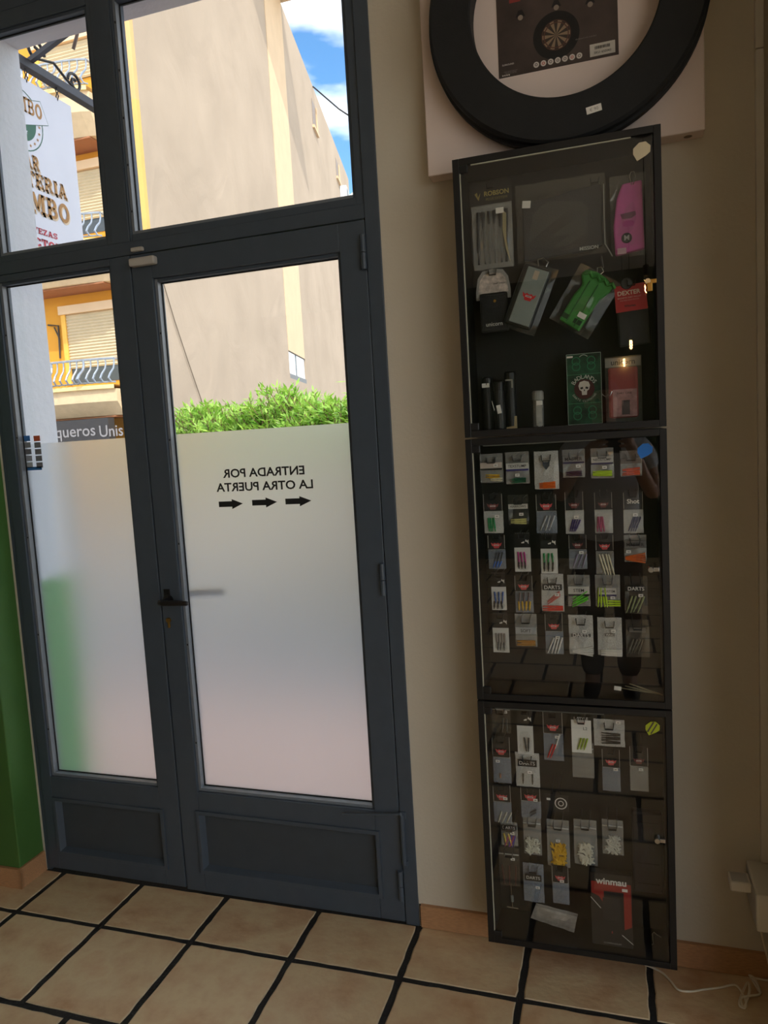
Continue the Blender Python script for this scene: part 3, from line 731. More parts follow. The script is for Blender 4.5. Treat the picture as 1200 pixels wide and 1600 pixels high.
# slab-serif capitals built from strokes: unit height, drawn in (u, v)
def ring_pts(cx, cy, rx, ry, t, a0, a1, n=14):
    out = []
    for k in range(n + 1):
        a = a0 + (a1 - a0) * k / n; out.append(((cx + rx * math.cos(a), cy + ry * math.sin(a)), (cx + (rx - t) * math.cos(a), cy + (ry - t * .9) * math.sin(a))))
    return [[out[k][0], out[k + 1][0], out[k + 1][1], out[k][1]] for k in range(n)]
def rc(x0, x1, y0, y1): return [[(x0, y0), (x1, y0), (x1, y1), (x0, y1)]]
def glyph(ch):
    t = .2
    st = lambda x: rc(x, x + t, 0, 1) + rc(x - .07, x + t + .07, 0, .13) + rc(x - .07, x + t + .07, .87, 1)
    if ch == 'I': return st(.1), .4
    if ch == 'T': return rc(.28, .48, 0, 1) + rc(.18, .58, 0, .13) + rc(0, .76, .84, 1) + rc(0, .13, .66, 1) + rc(.63, .76, .66, 1), .8
    if ch == 'E': return rc(.1, .3, 0, 1) + rc(0, .72, 0, .15) + rc(0, .72, .85, 1) + rc(.1, .55, .43, .57) + rc(.6, .72, 0, .32) + rc(.6, .72, .68, 1) + rc(.46, .56, .36, .64), .78
    if ch == 'F': return rc(.1, .3, 0, 1) + rc(0, .42, 0, .13) + rc(0, .72, .85, 1) + rc(.1, .55, .43, .57) + rc(.6, .72, .66, 1), .76
    if ch == 'R': return rc(.1, .3, 0, 1) + rc(0, .40, 0, .13) + rc(0, .5, .86, 1) + rc(.1, .5, .42, .56) + ring_pts(.46, .71, .28, .29, .19, -PI / 2, PI / 2) + [[(.40, .45), (.60, .45), (.78, .1), (.58, .1)]] + rc(.52, .84, 0, .13), .86
    if ch == 'B': return rc(.1, .3, 0, 1) + rc(0, .5, 0, .14) + rc(0, .5, .86, 1) + rc(.1, .5, .43, .57) + ring_pts(.46, .735, .27, .265, .18, -PI / 2, PI / 2) + ring_pts(.48, .285, .30, .285, .19, -PI / 2, PI / 2), .84
    if ch == 'A': return [[(.06, .05), (.24, .05), (.5, .9), (.36, 1)], [(.36, 1), (.52, 1), (.80, .05), (.60, .05)]] + rc(.22, .66, .26, .40) + rc(-.02, .32, 0, .12) + rc(.52, .88, 0, .12) + rc(.26, .5, .88, 1), .9
    if ch == 'M': return rc(.08, .27, 0, 1) + rc(.83, 1.02, 0, 1) + rc(-.02, .37, 0, .13) + rc(.73, 1.12, 0, .13) + rc(-.02, .25, .87, 1) + rc(.85, 1.12, .87, 1) + [[(.15, 1), (.38, 1), (.62, .25), (.48, .12)], [(.72, 1), (.95, 1), (.62, .12), (.48, .25)]], 1.14
    if ch == 'O': return ring_pts(.4, .5, .4, .5, .2, 0, 2 * PI, 24), .84
    if ch == 'C': return ring_pts(.4, .5, .4, .5, .19, .5, 2 * PI - .5, 20) + rc(.62, .76, .62, .92) + rc(.62, .76, .08, .3), .82
    if ch == 'V': return [[(.0, 1), (.2, 1), (.46, .12), (.36, 0)], [(.62, 1), (.8, 1), (.46, 0), (.36, 0)]] + rc(-.06, .26, .88, 1) + rc(.54, .86, .88, 1), .84
    if ch == 'Z': return rc(0, .7, .86, 1) + rc(0, .7, 0, .14) + [[(.46, .9), (.7, .9), (.24, .1), (0, .1)]] + rc(0, .12, .68, 1) + rc(.58, .7, 0, .32), .76
    if ch == 'S': return ring_pts(.36, .735, .34, .265, .17, .3, PI * 1.5, 14) + ring_pts(.36, .265, .34, .265, .17, -PI * .85, PI * .5, 14) + rc(.56, .68, .66, .95) + rc(.02, .14, .05, .34), .74
    return [], .4
def sign_word(word, y_right, z0, h, w, m, slant=0.0, name='lettering'):
    """word ending at y_right on the board face, height h, total width w"""
    adv = []; x = 0
    for ch in word:
        g, a = glyph(ch); adv.append((g, x)); x += a + .06
    k = w / (x - .06); mb = MB()
    for g, x_ in adv:
        for poly in g:
            mb.add([(.0012, y_right - w + (px_ + x_) * k + slant * pz * h, z0 + pz * h) for px_, pz in poly], [tuple(range(len(poly)))])
    return mb.build(name, m, sg, loc=None)
def sp(x, y): p = atX(x, y, SXP); return p - SO
M_SHADOW = mat('sign_outline', (226, 204, 176), .6)
def sign_line(word, pr_top, pr_bot, vis_px, nvis, m, outline=False):
    """fit from the right edge (top and bottom pixel), left pixel of the nvis last letters"""
    a, b = sp(*pr_top), sp(*pr_bot); l = sp(*vis_px)
    h = a.z - b.z; yr = (a.y + b.y) / 2
    tot = sum(glyph(c)[1] + .06 for c in word) - .06; vis = sum(glyph(c)[1] + .06 for c in word[-nvis:]) - .06
    w = (yr - l.y) * tot / vis
    if outline:
        o = sign_word(word, yr + .006, b.z - .007, h, w, M_SHADOW)
    o = sign_word(word, yr, b.z, h, w, m); o.location.x = .0015; return o
sign_line('BAR', (60, 247), (62, 269), (38.5, 258), 2, M_TANL, True)
sign_line('CAFETERIA', (103, 291), (105.5, 313), (41, 285), 5, M_TANL, True)
sign_line('MBO', (107, 322), (110, 352), (46.5, 320), 3, M_TANL, True)
sign_line('CERVEZAS', (89, 366), (90, 375), (51, 360), 5, M_RED)
sign_line('VICTORIA', (113, 389), (115, 402), (53, 372), 6, M_RED)
# round badge
c = sp(37, 190); ctr = Vector((0, c.y - .018, c.z + .008))
R0 = abs(sp(67, 203).y - ctr.y)
def disc(r0, r1, m, x, name, n=40):
    mb = MB()
    for k in range(n):
        a, b = 2 * PI * k / n, 2 * PI * (k + 1) / n
        mb.add([(x, ctr.y + r * math.cos(t), ctr.z + r * math.sin(t)) for r, t in ((r0, a), (r1, a), (r1, b), (r0, b))], [(0, 1, 2, 3)])
    return mb.build(name, m, sg)
disc(R0 * .965, R0, M_DKG, .0008, 'badge_rim'); disc(0, R0 * .68, M_DKG, .0008, 'badge_disc')
star = lambda cy, cz, r: [(.0016, cy + (r if k % 2 == 0 else r * .42) * math.sin(k * PI / 5), cz + (r if k % 2 == 0 else r * .42) * math.cos(k * PI / 5)) for k in range(10)]
mb = MB()
for k in range(22):
    a = 2 * PI * k / 22; mb.add(star(ctr.y + R0 * .83 * math.cos(a), ctr.z + R0 * .83 * math.sin(a), .008), [tuple(range(10))])
mb.build('badge_stars', M_TANL, sg)
q = sp(40, 205); MB().add(star(q.y, q.z, .013), [tuple(range(10))]).build('badge_star', M_SIGN, sg)
bq = [sp(20, 153), sp(62, 158.5), sp(75.5, 197), sp(20, 195)]
mb = MB().add([(.0020, p.y, p.z) for p in bq], [(0, 1, 2, 3)]); mb.build('badge_banner_edge', M_DKG, sg)
cc = sum((Vector((p.y, p.z)) for p in bq), Vector((0, 0))) / 4
mb = MB().add([(.0026, cc.x + (p.y - cc.x) * .975, cc.y + (p.z - cc.y) * .95) for p in bq], [(0, 1, 2, 3)]); mb.build('badge_banner', M_SIGN, sg)
a, b, l = sp(63.5, 166), sp(66.5, 190), sp(27, 174)
w_ = (a.y + b.y) / 2 - l.y
o = sign_word('MBO', (a.y + b.y) / 2, b.z, a.z - b.z, w_, M_TANL); o.location.x = .0022
# bracket: bar, lateral stay, scrolls, hooks
M_IRON = mat('dark_grey_iron', (64, 66, 74), .5, .3, var=.1)
bk = thing('sign_bracket', 'dark wrought iron wall bracket with scrolls carrying the hanging sign', 'bracket', (SXP, .245, 3.19))
KO = Vector((SXP, .245, 3.19))
zb = .0
MB().box(-.02, .02, 0, .95, -.018, .018).build('bar', M_IRON, bk, bevel=.002)
e1 = Vector((.0, .395, .02)); px_t = atY(110, 47, .55) - KO
MB().tube([e1, px_t, e1.lerp(px_t, 1.6)], .014, 4).build('stay', M_IRON, bk)
def scroll(cy, cz, r, turns, flip=1):
    return [(0, cy + flip * r * (1 - k / 26 * .75) * math.cos(k / 26 * turns * 2 * PI), cz + r * (1 - k / 26 * .75) * math.sin(k / 26 * turns * 2 * PI)) for k in range(26)]
M_IRONB = mat('black_iron', (26, 26, 30), .5)
MB().tube(scroll(.44, .085, .055, 1.3), .007, 6).build('scroll', M_IRONB, bk)
MB().tube(scroll(.68, .055, .045, 1.4, -1), .007, 6).build('scroll', M_IRONB, bk)
MB().tube([(0, .46, .06), (0, .55, .085), (0, .62, .05), (0, .70, .02)], .006, 6).build('scroll_link', M_IRONB, bk)
for px_ in ((40, 112), (89, 146)):
    h = atX(px_[0], px_[1], SXP) - KO
    mb = MB(); mb.tube([(0, h.y, -.015), (0, h.y + .008, -.03), (0, h.y, -.045), (0, h.y - .008, -.03)], .003, 5, True); mb.tube([(0, h.y, -.040), (.007, h.y, -.055), (0, h.y, -.072), (-.007, h.y, -.055)], .003, 5, True)
    mb.build('hook', M_IRON, bk)
p0, p1 = atY(121, 52, .30), atY(114.5, 77, .30)
tag(MB().tube([p0, p1], .006, 6).build('metal_stub', mat('rusty_metal', (120, 100, 90), .6), None), 'short metal stub hanging under the outer lintel', 'metal rod')

# ------------------------------------------------------------------ display cases
CX0, CX1, CYF = 1.605, 2.105, -.145
CASES = {'top': (1.5165, 2.224), 'middle': (.8005, 1.5115), 'bottom': (.088, .7955)}
M_EDGE_LIT = mat('lit_glass_edge', (176, 176, 160), .4)  # pale tone carries the light caught by the polished glass edge
case_obj = {}
def cshape(case, name, mb, m, parent=None, bevel=0, smooth=False):
    o = mb.build(name, m, parent or case, bevel=bevel, smooth=smooth)
    if parent is None: o.location = -case.location
    return o
LABS = {'top': 'top wall display case with glass front, holding wallets and dart bags', 'middle': 'middle glass-fronted wall display case with five rows of small packets', 'bottom': 'bottom glass-fronted wall display case just above the floor'}
for nm, (z0, z1) in CASES.items():
    c = thing('display_case', LABS[nm], 'display case', ((CX0 + CX1) / 2, -.07, z0), 'black wall display cases'); case_obj[nm] = c
    th = .017
    cshape(c, 'side_panel', MB().box(CX0, CX0 + th, CYF, -.001, z0, z1), M_BLACK, bevel=.001)
    cshape(c, 'side_panel', MB().box(CX1 - th, CX1, CYF, -.001, z0, z1), M_BLACK, bevel=.001)
    cshape(c, 'top_panel', MB().box(CX0 + th, CX1 - th, CYF, -.001, z1 - th, z1), M_BLACK, bevel=.001)
    cshape(c, 'bottom_panel', MB().box(CX0 + th, CX1 - th, CYF, -.001, z0, z0 + th), M_BLACK, bevel=.001)
    cshape(c, 'back_panel', MB().box(CX0 + th, CX1 - th, -.012, -.001, z0 + th, z1 - th), M_BLACKP)
    g = cshape(c, 'glass_door', MB().box(CX0 + th + .002, CX1 - th - .002, CYF + .002, CYF + .006, z0 + th + .002, z1 - th - .002), M_CASEGLASS)
    zg0, zg1 = z0 + th + .012, z1 - th - .012
    e = MB().box(CX0 + th + .0006, CX0 + th + .0030, CYF + .0012, CYF + .0062, zg0 + .006, zg1 - .006)
    cshape(c, 'door_edge', e, M_EDGE_LIT)
    ed = MB().box(CX0 + th + .03, CX1 - th - (.15 if nm != 'top' else .05), CYF + .0014, CYF + .006, z1 - th - .0035, z1 - th - .0008)
    cshape(c, 'door_edge', ed, M_EDGE_LIT if nm == 'top' else mat('dim_glass_edge', (86, 88, 82), .4))  # lower cases get a dimmer copy of the lit edge tone
    for zz in (z0 + th, z1 - th - .020):
        cshape(c, 'door_pivot', MB().box(CX0 + th, CX0 + th + .022, CYF - .001, CYF + .010, zz, zz + .020), M_BLACK, bevel=.002)
for nm, px_ in (('top', (1012, 440)), ('middle', (1017, 890)), ('bottom', (1027, 1313))):
    c = case_obj[nm]; p = atY(px_[0], px_[1], CYF - .004)
    k = cshape(c, 'lock', MB().lathe([(0, -.010), (.0065, -.010), (.0075, -.008), (.0075, .012), (0, .012)], 18, 'y', (p.x, CYF, p.z)), M_CHROME)
    MB().box(p.x + .006, p.x + .020, CYF - .0060, CYF + .004, p.z - .005, p.z + .005).build('lock_arm', M_CHROME if nm != 'top' else M_BRASS, k, bevel=.001)  # top arm in brass: orange bulb reflection put into its colour
    if nm == 'top': MB().box(p.x - .002, p.x + .010, CYF - .012, CYF - .009, p.z - .024, p.z - .004).build('key', M_BRASS, k, bevel=.001)
# flights stuck to the glass as pulls
def flight(nm, cpx, r, m, label, rot=0.5, stripes=None):
    c = case_obj[nm]; p = atY(*cpx, CYF - .001)
    base = [(-.28, .92), (.42, .95), (.95, .42), (.90, -.25), (.42, -.62), (-.55, -1.08), (-.98, -.25), (-.95, .35)]
    pts = [(p.x + r * a, p.z + r * b) for a, b in base]
    f = cshape(c, 'flight_sticker', MB().prism_y(pts, CYF + .0015, CYF - .0005), m); f['label'] = label
    if stripes:
        for a, b in ((-.34, .22), (.18, .18)):
            d = Vector((.5, .87)); n_ = Vector((.87, -.5)); cc_ = Vector((p.x, p.z)) + n_ * r * a
            w_ = r * b; l_ = r * .86
            q = [cc_ + d * l_ + n_ * w_ * .5, cc_ + d * l_ - n_ * w_ * .5, cc_ - d * l_ - n_ * w_ * .5, cc_ - d * l_ + n_ * w_ * .5]
            MB().prism_y([(v.x, v.y) for v in q], CYF - .0005, CYF - .0010).build('flight_stripe', stripes, f)
flight('top', (1003, 235), .0205, mat('cream_flight', (222, 208, 176), .6), 'cream dart flight stuck on the glass')
flight('middle', (1008, 704), .0185, mat('blue_flight', (30, 112, 200), .5), 'blue dart flight stuck on the glass')
flight('bottom', (1020, 1138), .0180, mat('lime_flight', (176, 190, 40), .5), 'lime striped dart flight stuck on the glass', stripes=mat('flight_grey', (84, 78, 66), .6))

# ---- packets
_bagm = {}
def bag_mesh(m, v):
    k = (m.name, v)
    if k not in _bagm:
        r_ = random.Random(v * 31 + 5); nx, nz_ = 5, 7; mb = MB()
        for side in (-1, 1):
            vs = []
            for j in range(nz_ + 1):
                for i in range(nx + 1):
                    a, b = i / nx, j / nz_
                    d = (math.sin(PI * a) ** .6) * (math.sin(PI * min(1, b * 1.15 + .03)) ** .6 if b < .85 else .12)
                    jit = r_.uniform(.7, 1.15)
                    vs.append((a - .5 + r_.uniform(-.012, .012), side * .5 * d * jit, b + (r_.uniform(-.01, .01))))
            mb.add(vs, [(j * (nx + 1) + i, j * (nx + 1) + i + 1, (j + 1) * (nx + 1) + i + 1, (j + 1) * (nx + 1) + i) for j in range(nz_) for i in range(nx)])
        _bagm[k] = mb.mesh('bag', m, smooth=False)
    return _bagm[k]
def bag(t, m, w, z0, z1, d=.010, xc=0, name='bag'):
    o = obj(name, bag_mesh(m, random.randrange(4)), t, (xc, 0, z0)); o.scale = (w, d, z1 - z0); return o
_shaft = {}
def shaft(t, m, c, L, r, ang, name='dart_shaft', y=None):
    if m.name not in _shaft:
        _shaft[m.name] = MB().lathe([(0, -.5), (.55, -.5), (.6, -.28), (1, -.25), (.8, .1), (1, .2), (.9, .5), (0, .5)], 6).mesh('dart_shaft', m, smooth=True)
    o = obj(name, _shaft[m.name], t, c); o.scale = (r, r, L); o.rotation_euler = (0, ang, 0); return o
def cm(c): return mat('packet_tone_%d_%d_%d' % c, c, .5, var=.06, scale=90)
K = (26, 26, 28); W = (226, 222, 216)
M_REDL = cm((206, 78, 82)); M_REDF = cm((120, 62, 62))
def emblem(t, m, x, y, z, w, name='emblem'):
    pts = [(-.5, .25), (-.30, .13), (-.18, .24), (0, .15), (.18, .24), (.30, .13), (.5, .25), (.40, -.05), (.29, -.08), (.22, -.27), (-.22, -.27), (-.29, -.08), (-.40, -.05)]
    k = 'emblem' + m.name
    if k not in _unit: _unit[k] = MB().prism_y(pts, 0, -.02).mesh('emblem', m)
    o = obj(name, _unit[k], t, (x, y, z)); o.scale = (w, .02, w)
    ubox('emblem_text', cm((236, 214, 210)), o, (0, -.04, .02), (.44, .03, .12)); ubox('emblem_text', cm((60, 24, 28)), o, (0, -.06, .02), (.34, .03, .045))
    return o
def bird(t, x, y, z, w):
    mb = MB().add([(0, 0, 0), (.1, 0, .4), (.34, 0, .18), (.5, 0, .36), (.5, 0, -.3), (.34, 0, -.05), (.1, 0, .1)], [tuple(range(7))])
    mb.add([(-.5, 0, -.05), (-.1, 0, .12), (-.1, 0, -.15), (-.5, 0, -.18)], [(0, 1, 2, 3)])
    o = mb.build('bird_mark', cm(W), t); o.location = (x, y, z); o.scale = (w, 1, w); return o
_hook = None
def hook(nm, x, y, z, w=.020, drop=.008):
    global _hook
    if _hook is None:
        _hook = MB().tube([(-.5, 0, .0), (-.5, -1, 0), (-.46, -1.02, -.3), (-.42, -1.0, -.62), (.42, -1.0, -.62), (.46, -1.02, -.3), (.5, -1, 0), (.5, 0, 0)], .055, 5).mesh('hook', M_GASKET)
    c = case_obj[nm]; o = obj('hook', _hook, c, Vector((x, -.013, z)) - c.location)
    o.scale = (w, abs(y + .013) + .008, w); return o
ORD = ['first', 'second', 'third', 'fourth', 'fifth', 'sixth']
def place(px_, y):
    x0, y0, x1, y1 = px_; xm, ym = (x0 + x1) / 2, (y0 + y1) / 2
    xl, xr = atY(x0, ym, y).x, atY(x1, ym, y).x
    return (xl + xr) / 2, xr - xl, atY(xm, y1, y).z, atY(xm, y0, y).z
def contents(t, spec, w, h):
    """spec: list of (n, colour, orient v/h/d/f, x centre, z centre, length, spread) in fractions of the packet"""
    for n, c, ori, cx, cz, L, sp_ in spec:
        m = cm(c)
        for k in range(n):
            f = (k - (n - 1) / 2) / max(1, n - 1) if n > 1 else 0
            y = -.004 - .0012 * (k % 2)
            if ori == 'v': shaft(t, m, ((cx + f * sp_) * w, y, cz * h), L * h, .0026, random.uniform(-.12, .12))
            elif ori == 'h': shaft(t, m, (cx * w, y, (cz + f * sp_) * h), L * w, .0026, PI / 2 + random.uniform(-.06, .06))
            elif ori == 'd': shaft(t, m, ((cx + f * sp_) * w, y, cz * h), L * h, .0024, .35 + random.uniform(-.08, .08))
            elif ori == 'D': shaft(t, m, (cx * w, y, (cz + f * sp_) * h), L * w, .0024, 1.0 + random.uniform(-.15, .15))
            elif ori == 'l': shaft(t, m, ((cx + f * sp_) * w, y, cz * h), L * h, .0024, -.25 + random.uniform(-.06, .06))
            elif ori == 'f': shaft(t, m, (cx * w, y, (cz + f * sp_) * h), L * w, .0022, PI / 2 - .35 * f)
            elif ori == 'r': shaft(t, m, ((cx + random.uniform(-.5, .5) * sp_) * w, y + random.uniform(-.002, .002), (cz + random.uniform(-.5, .5) * L) * h), .014, .0026, random.uniform(0, PI), 'rubber_piece')
def packet(nm, row, col, px_, style, desc, spec, y=None, price=None, lab=None, logo=None, bagm=None, hk=True, rowname=None):
    y = (-.096 + random.uniform(-.008, .006)) if y is None else y
    xc, w, z0, z1 = place(px_, y); h = z1 - z0
    label = '%s, %s in %s row of %s case' % (desc, ORD[col], rowname or ORD[row], nm)
    t = thing('dart_packet', label, 'packet', (xc, y, z0), 'packets hanging in the %s case' % nm)
    if style == 'bag':
        bag(t, bagm or M_BAG, w, 0, h)
        if lab:
            zc, lh, c, stripe = lab[:4]; txt = lab[4] if len(lab) > 4 else None
            wf_ = lab[5] if len(lab) > 5 else .94
            ubox('label_card', cm(c), t, (0, -.0062, zc * h), (w * wf_, .0008, lh * h))
            if stripe: ubox('label_stripe', cm(stripe), t, (0, -.0064, (zc - lh * .5 - .03) * h), (w * wf_, .0009, .06 * h))
            if txt:
                dark = sum(c) < 300
                o = text('lettering', txt, cm(W) if dark else cm(K), t, (0, -.0072, zc * h), w=w * wf_ * (.82 if len(txt) > 5 or dark else .5), bold=.01)
        else:
            ubox('zip_strip', M_BAGW, t, (0, -.004, .84 * h), (w * .96, .0008, .03 * h))
    elif style == 'head':
        hf = .56
        ubox('header_card', cm(K), t, (0, -.004, (hf + (1 - hf) / 2) * h), (w * .90, .0012, (1 - hf) * h))
        for s in (-1, 1): ubox('header_fold', cm((170, 168, 160)), t, (s * w * .475, -.005, (hf + (1 - hf) / 2 - .0) * h), (.0012, .0012, (1 - hf) * h * random.uniform(.8, 1)))
        ubox('header_fold', cm((150, 148, 142)), t, (0, -.0046, hf * h), (w * .94, .0008, .0012))
        bag(t, bagm or M_BAGB, w, 0, hf * h, .008)
    elif style == 'card':
        hf = .62
        ubox('header_card', cm(K), t, (0, -.002, (hf + (1 - hf) / 2) * h), (w * .98, .0012, (1 - hf) * h))
        ubox('backing_card', cm((214, 212, 208)), t, (0, -.001, hf * h / 2), (w, .0010, hf * h))
        bag(t, M_BAG, w * .96, 0, hf * h, .008)
        bird(t, w * .18, -.0035, h * .76, w * .45)
        n = 8
        for k in range(n): ubox('perforation', cm((120, 118, 112)), t, ((k - 3.5) / n * w * .9, -.0026, h * .985), (.0011, .0008, .0030))
    if logo == 'crown': emblem(t, M_REDL, 0, -.0052, h * .68, w * .62)
    if logo == 'faded': emblem(t, M_REDF, 0, -.0052, h * .68, w * .62)
    if logo == 'script':
        text('lettering', 'Shot', cm(W), t, (0, -.0054, h * .76), w=w * .62, bold=.02)
    if logo == 'shield':
        mb = MB().add([(-.5, -.0066, .5), (-.25, -.0066, .35), (.25, -.0066, .35), (.5, -.0066, .5), (.45, -.0066, -.1), (0, -.0066, -.6), (-.45, -.0066, -.1)], [tuple(range(7))])
        o = mb.build('shield_mark', cm((60, 66, 78)), t); o.location = (0, -.001, h * .64); o.scale = (w * .30, 1, w * .34)
    contents(t, spec, w, h)
    if price:
        ubox('price_sticker', M_PAPER, t, (price[0] * w, -.0074, price[1] * h), (.0115, .0005, .0075))
        ubox('price_print', cm((120, 110, 110)), t, (price[0] * w, -.0078, price[1] * h), (.006, .0004, .0022))
    if hk: hook(nm, xc, y, z1 - (.010 if style == 'bag' else .004), .024 if style == 'bag' else .018)
    return t
GRN, LIM, ORG, PUR, PNK, BLU, IVO, RED_, YEL, AMB, GRY, MAG, CLR = (30, 140, 80), (190, 226, 30), (226, 108, 36), (64, 50, 110), (176, 70, 110), (44, 100, 190), (226, 218, 190), (226, 66, 56), (222, 176, 40), (176, 124, 50), (110, 108, 108), (170, 40, 120), (186, 186, 186)
mid = 'middle'
LBL = (206, 202, 196)
# first row
packet(mid, 0, 0, (750, 709, 786, 754), 'bag', 'clear bag of yellow and white shafts', [(2, YEL, 'h', .05, .22, .6, .08), (2, IVO, 'h', .2, .10, .5, .06)], lab=(.60, .2, (206, 190, 180), K), price=(.2, .60))
packet(mid, 0, 1, (790, 706, 827, 756), 'bag', 'white labelled bag of green shafts', [(3, (20, 96, 66), 'h', .05, .11, .6, .1)], lab=(.56, .18, LBL, (50, 46, 110), 'TEXSTUMP'), price=(.0, .28))
packet(mid, 0, 2, (835, 705, 873, 764), 'bag', 'milky bag of orange shafts with shield mark', [(4, ORG, 'h', .02, .10, .66, .13)], logo='shield', bagm=M_BAGW)
packet(mid, 0, 3, (879, 702, 914, 746), 'bag', 'grey labelled bag of dark purple shafts', [(3, (60, 30, 60), 'h', 0, .14, .7, .12)], lab=(.66, .2, (150, 148, 146), (46, 40, 84), 'MASTER'), price=(.2, .40))
packet(mid, 0, 4, (923, 700, 959, 747), 'bag', 'white labelled bag of neon yellow shafts', [(4, LIM, 'h', 0, .16, .84, .13)], lab=(.62, .2, LBL, (50, 40, 90), 'NEOSTUMP'), price=(.1, .36))
packet(mid, 0, 5, (969, 704, 1003, 744), 'bag', 'faded bag of bright orange shafts', [(4, (230, 96, 60), 'h', 0, .18, .8, .22)], lab=(.6, .2, (120, 112, 106), None))
# second row
packet(mid, 1, 0, (756, 771, 786, 833), 'head', 'black-headed packet of green shafts', [(4, GRN, 'v', -.1, .22, .34, .3)], logo='faded', price=(.2, .43), bagm=M_BAGW)
packet(mid, 1, 1, (794, 773, 826, 820), 'bag', 'dark bag of pale yellow shafts', [(3, (206, 200, 130), 'h', 0, .12, .76, .12)], lab=(.62, .16, LBL, None, 'HARROWS'), price=(.15, .36), bagm=M_BAGK)
packet(mid, 1, 2, (838, 771, 870, 833), 'head', 'black-headed packet of clear shafts', [(3, CLR, 'd', .05, .26, .4, .4)], logo='crown')
packet(mid, 1, 3, (883, 768, 912, 834), 'head', 'black-headed packet of violet shafts under faded emblem', [(4, PUR, 'd', 0, .20, .30, .34)], logo='faded', price=(.1, .40), bagm=M_BAGW)
packet(mid, 1, 4, (929, 767, 957, 833), 'head', 'black-headed packet of pink shafts', [(4, PNK, 'v', -.18, .22, .36, .3)], logo='faded', bagm=M_BAGW)
packet(mid, 1, 5, (974, 767, 1005, 833), 'head', 'white-lettered black header packet of dark purple shafts', [(4, (50, 40, 80), 'd', .05, .22, .36, .34)], logo='script', price=(.1, .44), bagm=M_BAGW)
# third row
packet(mid, 2, 0, (763, 834, 790, 889), 'head', 'black-headed packet of blue tipped shafts', [(3, (80, 84, 90), 'd', .1, .32, .34, .34), (3, BLU, 'd', 0, .14, .2, .34)], logo='crown')
packet(mid, 2, 1, (804, 832, 829, 893), 'card', 'white card packet of magenta shafts', [(3, MAG, 'v', -.05, .34, .34, .4), (3, K, 'v', -.05, .18, .2, .4)], hk=True)
packet(mid, 2, 2, (845, 833, 871, 896), 'card', 'white card packet of green and black shafts', [(3, (26, 140, 70), 'v', -.05, .36, .3, .5), (3, K, 'v', -.05, .18, .24, .5)])
packet(mid, 2, 3, (889, 834, 917, 889), 'head', 'black-headed packet of smoky lilac shafts', [(3, (130, 120, 140), 'd', .1, .24, .4, .5)], logo='faded', price=(.2, .48))
packet(mid, 2, 4, (931, 833, 959, 897), 'head', 'black-headed packet of ivory shafts', [(4, IVO, 'l', .1, .24, .52, .5)], logo='crown', bagm=M_BAG)
packet(mid, 2, 5, (975, 836, 1010, 878), 'bag', 'grey labelled bag of orange shafts', [(5, ORG, 'f', 0, .15, .9, .22)], lab=(.66, .26, (112, 110, 108), None, 'MASTER'), price=(-.3, .4))
# fourth row
packet(mid, 3, 0, (768, 894, 791, 953), 'card', 'white card packet of blue shafts', [(3, (40, 84, 150), 'v', 0, .34, .3, .5), (3, K, 'v', -.08, .14, .2, .5)])
packet(mid, 3, 1, (805, 897, 833, 957), 'head', 'black-headed packet of amber and yellow shafts', [(3, (110, 90, 90), 'v', 0, .38, .3, .5), (4, YEL, 'v', 0, .18, .24, .6)], logo='crown')
packet(mid, 3, 2, (846, 897, 881, 955), 'bag', 'bag of red shafts with black label', [(3, (206, 110, 104), 'D', .05, .36, .7, .1), (3, RED_, 'h', 0, .09, .9, .1)], lab=(.66, .16, K, None, 'DARTS', .86), price=(.2, .46), bagm=M_BAGW)
packet(mid, 3, 3, (887, 898, 922, 947), 'bag', 'white labelled bag of green shafts', [(5, (100, 210, 50), 'D', .05, .26, .8, .3)], lab=(.52, .24, LBL, K, 'STEM'), bagm=M_BAG)
packet(mid, 3, 4, (930, 898, 969, 948), 'bag', 'bag of neon yellow shafts with purple stripe', [(4, LIM, 'v', -.22, .3, .6, .3), (3, LIM, 'h', .2, .12, .6, .14)], lab=(.5, .2, LBL, (56, 44, 100), 'NEOSTEM', .7), price=(.2, .3))
packet(mid, 3, 5, (976, 900, 1012, 959), 'bag', 'bag of pale green shafts with black label', [(4, (166, 176, 130), 'd', -.05, .26, .46, .5)], lab=(.68, .16, K, None, 'DARTS', .86), price=(.2, .5), bagm=M_BAGK)
# fifth row
packet(mid, 4, 0, (770, 957, 795, 1019), 'card', 'white card packet of grey shafts', [(4, (150, 140, 136), 'v', 0, .34, .3, .5), (3, GRY, 'v', 0, .16, .2, .4)])
packet(mid, 4, 1, (805, 959, 839, 1010), 'bag', 'grey labelled bag of amber shafts', [(4, AMB, 'h', 0, .12, .84, .13)], lab=(.5, .2, (170, 172, 174), None, 'SOFT'))
packet(mid, 4, 2, (852, 957, 880, 1022), 'head', 'black-headed packet of white shafts', [(4, W, 'd', .05, .22, .4, .5)], logo='crown', price=(.2, .42))
packet(mid, 4, 3, (889, 961, 927, 1022), 'bag', 'bag with fanned white shafts, price over its mark', [(5, W, 'f', .05, .08, .84, .13)], lab=(.50, .08, (100, 98, 98), None, 'DARTS', .8), price=(.15, .60), bagm=M_BAGW)
packet(mid, 4, 4, (934, 965, 972, 1024), 'bag', 'milky bag with white shafts along its bottom', [(5, W, 'h', .05, .08, .86, .14)], lab=(.56, .08, (90, 88, 88), None, 'WNC', .4), price=(.15, .66), bagm=M_BAGW)
packet(mid, 4, 5, (978, 968, 1015, 1027), 'bag', 'dim clear bag with dark bird label', [(4, (120, 116, 104), 'd', -.1, .3, .4, .4)], lab=(.74, .12, (110, 106, 100), None, 'DARTS', .7), bagm=M_BAGK)
